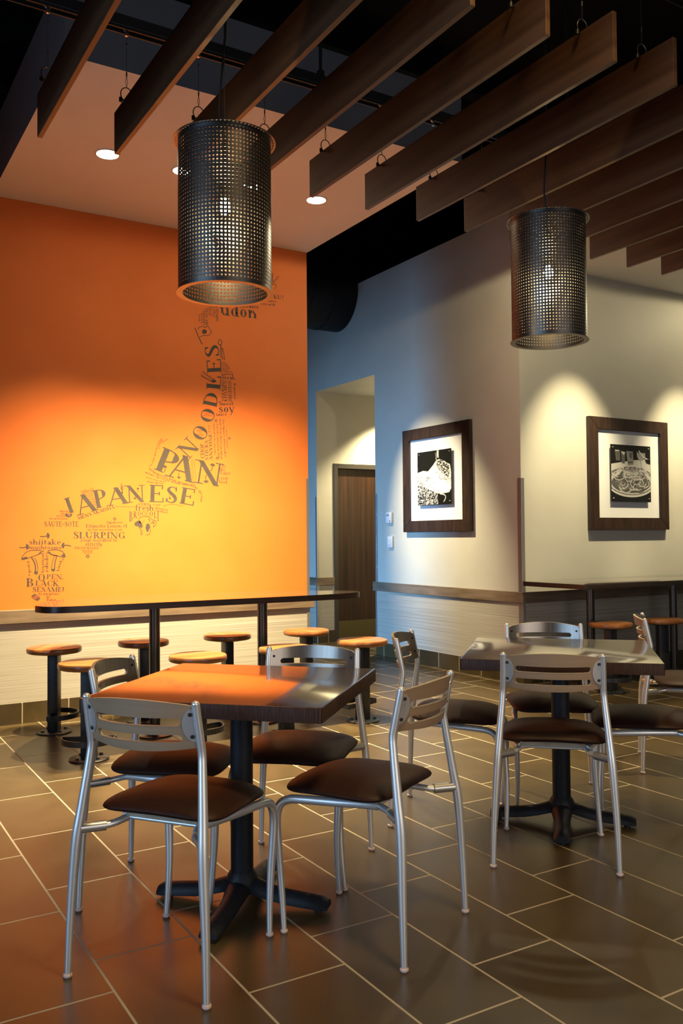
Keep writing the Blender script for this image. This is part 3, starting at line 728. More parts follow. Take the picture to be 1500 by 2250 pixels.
# ------------------------------------------------------------------ bar tables and stools
def bar_table(name, label, poly, posts, bases):
    t = thing(name, label, 'bar table', (0, 0, 0))
    bm = new(); prism(bm, poly, .824, .862, .003, 0, 1); link('tabletop', bm, ['barTop', 'barEdge'], t)
    for x, y in posts:
        bm = new(); lathe(bm, [(.034, .012), (.034, .815)], 28, (x, y, 0)); lathe(bm, [(.034, .80), (.07, .815), (.07, .824)], 24, (x, y, 0)); post = link('post', bm, 'darkchrome', t)
        bm = new(); lathe(bm, [(.115, 0), (.115, .008), (.105, .013), (.034, .016)], 36, (x, y, 0))
        for k in range(4): lathe(bm, [(.009, .013), (.009, .022)], 6, (x + .08 * math.cos(rad(45 + 90 * k)), y + .08 * math.sin(rad(45 + 90 * k)), 0))
        link('base_plate', bm, 'darkchrome', post)
    return t
M['darkchrome'] = mat('dark_bronze_metal', (.10, .085, .075), .28, metal=.9)
bar_table('bar_table', 'long dark boat-shaped bar table on two posts before the orange wall', [p[:2] for p in spline([(1.118, 5.29), (1.15, 5.18), (1.25, 5.115), (1.5, 5.095), (2.2, 5.092), (2.9, 5.095), (3.15, 5.13), (3.27, 5.185), (3.315, 5.28), (3.27, 5.42), (3.08, 5.53), (2.75, 5.715), (2.40, 5.83), (2.0, 5.868), (1.62, 5.843), (1.42, 5.755), (1.20, 5.49), (1.118, 5.29)], 4)[:-1]], [(1.88, 5.42), (2.64, 5.42)], None)
bar_table('bar_table', 'long dark bar counter standing against the wall under the right picture', [(8.0, YR - .04), (5.105, YR - .04), (5.105, 4.85), (5.125, 4.83), (8.0, 4.83)], [(5.574, 5.22), (6.616, 5.22), (7.65, 5.22)], None)
def make_stool():
    s = thing('bar_stool', '', 'stool', (0, 0, 0), 0, 'round wooden bar stools')
    bm = new(); lathe(bm, [(.02, .512), (.158, .512), (.168, .516), (.172, .524), (.172, .540), (.168, .548), (.160, .551), (.0001, .551)], 56, caps=True); link('seat', bm, 'stoolwood', s)
    bm = new(); lathe(bm, [(.11, .504), (.11, .512)], 28); link('seat_plate', bm, 'blackmetal', s)
    bm = new(); box(bm, -.043, .043, -.032, .032, .01, .504, .004); post = link('post', bm, 'blackmetal', s)
    bm = new(); lathe(bm, [(.112, 0), (.112, .007), (.106, .011), (.03, .012)], 40)
    base = link('base_plate', bm, 'blackmetal', s)
    for k in range(4):
        bm = new(); x, y = .08 * math.cos(rad(45 + 90 * k)), .08 * math.sin(rad(45 + 90 * k)); lathe(bm, [(.014, .011), (.014, .014), (.010, .014), (.010, .022), (.004, .024)], 6, (x, y, 0)); link('bolt', bm, 'ring', base)
    # flat bar footrest bent round the front of the post
    bm = new(); pts = [(-.043, .0), (-.15, .0)] + [(-.15 * math.cos(rad(a)), -.15 * math.sin(rad(a))) for a in range(10, 180, 10)] + [(.15, .0), (.043, .0)]
    for (x0, y0), (x1, y1) in zip(pts, pts[1:]):
        d = Vector((x1 - x0, y1 - y0, 0)).normalized(); n_ = Vector((-d.y, d.x, 0)) * .004
        q = [(x0 - n_.x, y0 - n_.y), (x1 - n_.x, y1 - n_.y), (x1 + n_.x, y1 + n_.y), (x0 + n_.x, y0 + n_.y)]
        prism(bm, q, .098, .130)
    link('footrest', bm, 'blackmetal', s, smooth=False)
    return s
stool = make_stool()
ST = [(1.360, 5.860, 60, 'round wood stool on the wall side of the left bar table, first from left'),
      (1.960, 5.875, 80, 'round wood stool on the wall side of the left bar table, second from left'),
      (2.590, 5.895, 90, 'round wood stool on the wall side of the left bar table, third from left'),
      (3.205, 5.830, 100, 'round wood stool on the wall side of the left bar table, nearest the passage'),
      (1.362, 5.035, -25, 'round wood stool on the near side of the left bar table, first from left'),
      (1.990, 4.965, 10, 'round wood stool on the near side of the left bar table, second from left'),
      (2.600, 5.000, -170, 'round wood stool mostly hidden behind the backrest over the left table'),
      (3.215, 5.060, -160, 'round wood stool standing alone before the passage door, near side of the left bar table'),
      (5.440, 4.890, 10, 'round wood stool at the right bar counter, nearest its left end'),
      (6.040, 4.880, -20, 'round wood stool at the right bar counter, beside the picture edge')]
for i, (x, y, a, lab) in enumerate(ST):
    if i == 0: stool.location = (x, y, 0); stool.rotation_euler = (0, 0, rad(a)); stool['label'] = lab
    else: copy_thing(stool, (x, y, 0), rad(a), lab)

TEXTS=[('JAPANESE', [('J', [(1.5351, 1.3901), (1.608, 1.4175), (1.4892, 1.5181)]), ('A', [(1.6127, 1.4116), (1.7519, 1.4528), (1.5762, 1.5401)]), ('P', [(1.7355, 1.4623), (1.841, 1.4857), (1.7089, 1.5874)]), ('A', [(1.8245, 1.4811), (1.9783, 1.5043), (1.807, 1.6054)]), ('N', [(1.9606, 1.5066), (2.1063, 1.5161), (1.9541, 1.6315)]), ('E', [(2.1232, 1.5161), (2.2496, 1.5136), (2.128, 1.643)]), ('S', [(2.2497, 1.5149), (2.3507, 1.5061), (2.2634, 1.6374)]), ('E', [(2.3559, 1.5104), (2.4852, 1.4903), (2.3789, 1.6329)])], 0), ('PAN', [('P', [(2.1576, 1.7625), (2.3311, 1.7004), (2.2276, 1.9319)]), ('A', [(2.2607, 1.7122), (2.4709, 1.6642), (2.3109, 1.8918)]), ('N', [(2.4784, 1.667), (2.7009, 1.6393), (2.5085, 1.8431)])], 0), ('NOODLES', [('N', [(2.4408, 1.8343), (2.5343, 1.9326), (2.3401, 1.9197)]), ('O', [(2.5538, 1.9665), (2.6202, 2.0771), (2.4502, 2.0178)]), ('O', [(2.6306, 2.1123), (2.6712, 2.2302), (2.5219, 2.139)]), ('D', [(2.6668, 2.2427), (2.6952, 2.367), (2.5543, 2.2573)]), ('L', [(2.6995, 2.3787), (2.7111, 2.498), (2.5842, 2.379)]), ('E', [(2.7105, 2.5157), (2.7044, 2.6338), (2.5947, 2.4997)]), ('S', [(2.6977, 2.647), (2.6834, 2.7436), (2.583, 2.6205)])], 0), ('BROCCOLI', [('B', [(1.9819, 1.3715), (2.0109, 1.3716), (1.982, 1.4443)]), ('R', [(2.0139, 1.3957), (2.0423, 1.3958), (2.0139, 1.4445)]), ('O', [(2.0438, 1.4119), (2.0716, 1.412), (2.0439, 1.4448)]), ('C', [(2.0739, 1.4164), (2.101, 1.4166), (2.0739, 1.4458)]), ('C', [(2.1033, 1.4166), (2.1306, 1.4168), (2.1033, 1.446)]), ('O', [(2.1329, 1.4124), (2.1649, 1.4125), (2.1329, 1.4455)]), ('L', [(2.1686, 1.3963), (2.1908, 1.3964), (2.1687, 1.4458)]), ('I', [(2.1931, 1.3757), (2.2077, 1.3757), (2.1933, 1.4475)])], 0), ('O', [('O', [(1.34, 0.9596), (1.3955, 0.9578), (1.3399, 1.0091)])], 0), ('B', [('B', [(1.2626, 0.9245), (1.3214, 0.9224), (1.2625, 0.9824)])], 0), ('FUKU?', [(3.1005, 3.1561), (3.2584, 3.1663)], 0.0319), ('(of course', [(3.0478, 3.1259), (3.1899, 3.1317)], 0.0208), ('you are!)', [(3.0514, 3.0978), (3.182, 3.1025)], 0.0208), ('caramelized', [(2.5543, 3.0525), (2.8139, 3.0574)], 0.0294), ('noodles', [(2.8617, 3.0529), (3.0325, 3.062)], 0.034), ('udon', [(2.7033, 2.9695), (3.0201, 2.9824)], 0.1008), ('ONCE', [(2.5385, 2.8986), (2.5387, 2.9588)], 0.0139), ("YOU'VE", [(2.5592, 2.8881), (2.5595, 2.9699)], 0.014), ('ORDERED', [(2.5786, 2.8733), (2.5791, 2.9954)], 0.0161), ('WE SOTE', [(2.6016, 2.88), (2.6022, 3.0147)], 0.0183), ('ANATA', [(2.6222, 2.9548), (2.6226, 3.0404)], 0.0155), ('NO TAME', [(2.6383, 2.9555), (2.6387, 3.0425)], 0.0113), ('DAKE NI', [(2.6608, 2.9477), (2.6612, 3.0441)], 0.0142), ('SHINSEN', [(2.6868, 2.9165), (2.6874, 3.0443)], 0.0185), ('Even', [(2.7087, 2.5984), (2.7443, 2.6018)], 0.0132), ('though I', [(2.7087, 2.5839), (2.7671, 2.5894)], 0.0132), ('love being', [(2.71, 2.5682), (2.7813, 2.5749)], 0.0132), ('vegetarian,', [(2.7099, 2.5543), (2.787, 2.5614)], 0.0126), ('I do have', [(2.7113, 2.5399), (2.774, 2.5456)], 0.0119), ('a soft spot for', [(2.7112, 2.526), (2.8012, 2.5342)], 0.0119), ('marinated', [(2.7118, 2.505), (2.8119, 2.5139)], 0.0185), ('Steak.', [(2.7138, 2.4702), (2.8384, 2.4809)], 0.0343), ('Sweet', [(2.6874, 2.2652), (2.8136, 2.2741)], 0.0342), ('soy', [(2.6872, 2.2126), (2.8241, 2.2217)], 0.0658), ('sauce', [(2.6631, 2.1848), (2.7544, 2.1907)], 0.0289), ('YOUR WORLD', [(2.7293, 2.2998), (2.7273, 2.4647)], 0.0171), ('KITCHEN', [(2.7578, 2.3019), (2.7536, 2.4656)], 0.0258), ('NO KITCHIN', [(2.7629, 2.4664), (2.7692, 2.3027)], 0.0187), ('ANATA NO SEKAI', [(2.7822, 2.4681), (2.7886, 2.3028)], 0.013), ('{kannin}', [(2.8138, 2.4555), (2.8174, 2.3229)], 0.0174), ('CHOP', [(2.5684, 1.8529), (2.564, 1.9676)], 0.0318), ('STICKS', [(2.6009, 1.8385), (2.5967, 1.992)], 0.0278), ('ANYONE???', [(2.6372, 1.8399), (2.6251, 2.111)], 0.0266), ('Our Japanese udon noodles?', [(2.7189, 2.1626), (2.7345, 1.866)], 0.0171), ('made from American wheat', [(2.6934, 2.1643), (2.7033, 1.8516)], 0.017), ('A bit like eating local AND', [(2.6672, 2.1299), (2.6793, 1.8572)], 0.0149), ('global all at the same time', [(2.6426, 2.1251), (2.6514, 1.8836)], 0.0134), ('cooked for your pleasure', [(2.7469, 2.0918), (2.7562, 1.9406)], 0.01), ("It's", [(2.7101, 1.7889), (2.7455, 1.7901)], 0.0236), ('like', [(2.6937, 1.7634), (2.7376, 1.7648)], 0.0236), ('Tokyo', [(2.6936, 1.7333), (2.7866, 1.7361)], 0.0288), ('your', [(2.7004, 1.6955), (2.7664, 1.6973)], 0.0262), ("'hood.", [(2.6841, 1.6656), (2.7627, 1.6676)], 0.0262), ('asiansprouts asian sprouts asian sprouts', [(2.1291, 1.7578), (2.1822, 1.7206), (2.241, 1.6989), (2.3003, 1.6797), (2.3602, 1.6621), (2.4274, 1.6446), (2.4885, 1.6254), (2.524, 1.599), (2.5376, 1.5683), (2.5306, 1.5197)], 0.0213), ('asian sprouts asian sprouts', [(2.0981, 1.7293), (2.1626, 1.7062), (2.2311, 1.6841), (2.3602, 1.6513), (2.4954, 1.6416)], 0.0163), ('spouts asian spouts', [(2.1077, 1.6952), (2.1821, 1.674), (2.2606, 1.6634)], 0.0113), ('asian sprout', [(2.1122, 1.6597), (2.1755, 1.6531), (2.2441, 1.6485)], 0.0163), ("I'm a little spicy, but feel free", [(2.142, 1.7733), (2.1694, 1.8164), (2.1858, 1.8769), (2.2009, 1.928), (2.2318, 1.9927)], 0.0138), ('to grab the', [(2.2139, 1.9097), (2.2206, 1.9511), (2.2417, 1.9838)], 0.0126), ('Sriracha', [(2.2317, 1.9516), (2.2548, 1.9686), (2.2826, 1.9858)], 0.0127), ('SHOES', [(2.5092, 2.0575), (2.5588, 2.0603)], 0.0091), ('OFF', [(2.5229, 2.044), (2.545, 2.0452)], 0.0091), ('PLEASE', [(2.505, 2.0262), (2.5622, 2.0293)], 0.0091), ('DINE', [(2.5697, 2.1891), (2.6114, 2.1918)], 0.0078), ('WITH YOUR', [(2.5524, 2.175), (2.6358, 2.1803)], 0.0078), ('MENYAKAISHA', [(1.6169, 1.3813), (1.7369, 1.4223), (1.8086, 1.4465), (1.8782, 1.4637)], 0.0226), ('Japanese', [(1.8143, 1.3568), (1.936, 1.3569)], 0.0187), ('Etiquette Lesson #1', [(1.6696, 1.3283), (1.9692, 1.3279)], 0.0241), ('(at least according to us):', [(1.678, 1.307), (1.936, 1.3062)], 0.0156), ('SLURPING', [(1.5808, 1.251), (1.9543, 1.2481)], 0.0464), ('your noodles is', [(1.631, 1.2287), (1.8919, 1.2262)], 0.0226), ('strictly', [(1.6647, 1.198), (1.7905, 1.1964)], 0.0283), ('ENCOURAGED.', [(1.5926, 1.177), (1.769, 1.1746)], 0.0155), ('As long as your', [(1.6415, 1.1643), (1.724, 1.1631)], 0.0092), ('Sensei always', [(1.6485, 1.1543), (1.7169, 1.1533)], 0.0092), ("don't mind", [(1.6555, 1.1436), (1.712, 1.1427)], 0.0092), ('VERY', [(2.0514, 1.4873), (2.136, 1.4883)], 0.019), ('fresh', [(2.0267, 1.4512), (2.1695, 1.4525)], 0.0453), ('in Japan,', [(2.1612, 1.4901), (2.2226, 1.4908)], 0.0133), ("shinsen'na", [(2.1764, 1.4681), (2.2744, 1.4496)], 0.0163), ('burokkori...', [(2.1818, 1.4496), (2.2883, 1.4274)], 0.0149), ('Take the bullet train to the', [(1.8812, 1.476), (2.0229, 1.4738)], 0.0087), ('If you actually speak Japanese', [(2.2419, 1.4821), (2.3041, 1.4977), (2.3985, 1.4838)], 0.0089), ("It's", [(1.7037, 1.6017), (1.726, 1.6022)], 0.0097), ('like visiting', [(1.6587, 1.5887), (1.729, 1.5902)], 0.0102), ('Japan', [(1.6379, 1.5763), (1.6935, 1.5774)], 0.0156), ('but', [(1.6977, 1.5774), (1.7188, 1.5778)], 0.0109), ('without having', [(1.6349, 1.5624), (1.7218, 1.564)], 0.0096), ('to sleep in', [(1.6498, 1.5494), (1.7224, 1.5507)], 0.0108), ('one of those', [(1.6707, 1.5359), (1.7399, 1.537)], 0.0096), ('teeny', [(1.6887, 1.5217), (1.7381, 1.5225)], 0.0133), ('weeny', [(1.6947, 1.5049), (1.7478, 1.5056)], 0.0133), ('capsule', [(1.7097, 1.4918), (1.752, 1.4923)], 0.0091), ('hotels', [(1.7278, 1.4811), (1.7551, 1.4815)], 0.0079), ('Mattaku', [(1.4881, 1.4339), (1.5652, 1.4345)], 0.0154), ('parapoto', [(1.4968, 1.4192), (1.5717, 1.4196)], 0.0142), ('hitsuyo', [(1.4679, 1.4024), (1.5423, 1.4028)], 0.0154), ('wa arimasen', [(1.4178, 1.3845), (1.5423, 1.3849)], 0.0141), ('SAUTE=SOTE', [(1.3836, 1.335), (1.6201, 1.3349)], 0.0352), ('shiitake', [(1.2822, 1.2112), (1.4976, 1.2087)], 0.0384), ('mushrooms', [(1.2822, 1.1804), (1.5011, 1.1773)], 0.0267), ('PEN,', [(1.3989, 0.9723), (1.5164, 0.9686)], 0.0328), ('LACK', [(1.3242, 0.9269), (1.484, 0.9212)], 0.0384), ('SESAME!', [(1.3052, 0.8881), (1.52, 0.8797)], 0.0325), ('(to paraphase', [(1.3446, 0.8656), (1.4863, 0.8598)], 0.0175), ('Ali', [(1.3923, 0.842), (1.4242, 0.8406)], 0.0175), ('Baba)', [(1.4014, 0.8211), (1.4656, 0.8183)], 0.0176), ('lentinula', [(1.3841, 1.0161), (1.3821, 1.172)], 0.0193), ('edodes', [(1.4126, 1.0188), (1.4107, 1.1586)], 0.0251), ('kinoko', [(1.2696, 1.0952), (1.2769, 1.0632), (1.2809, 1.0282), (1.2792, 0.9946)], 0.0186), ('kinoko', [(1.4856, 1.0227), (1.4931, 1.058), (1.5029, 1.0843), (1.5221, 1.1076)], 0.0189)]
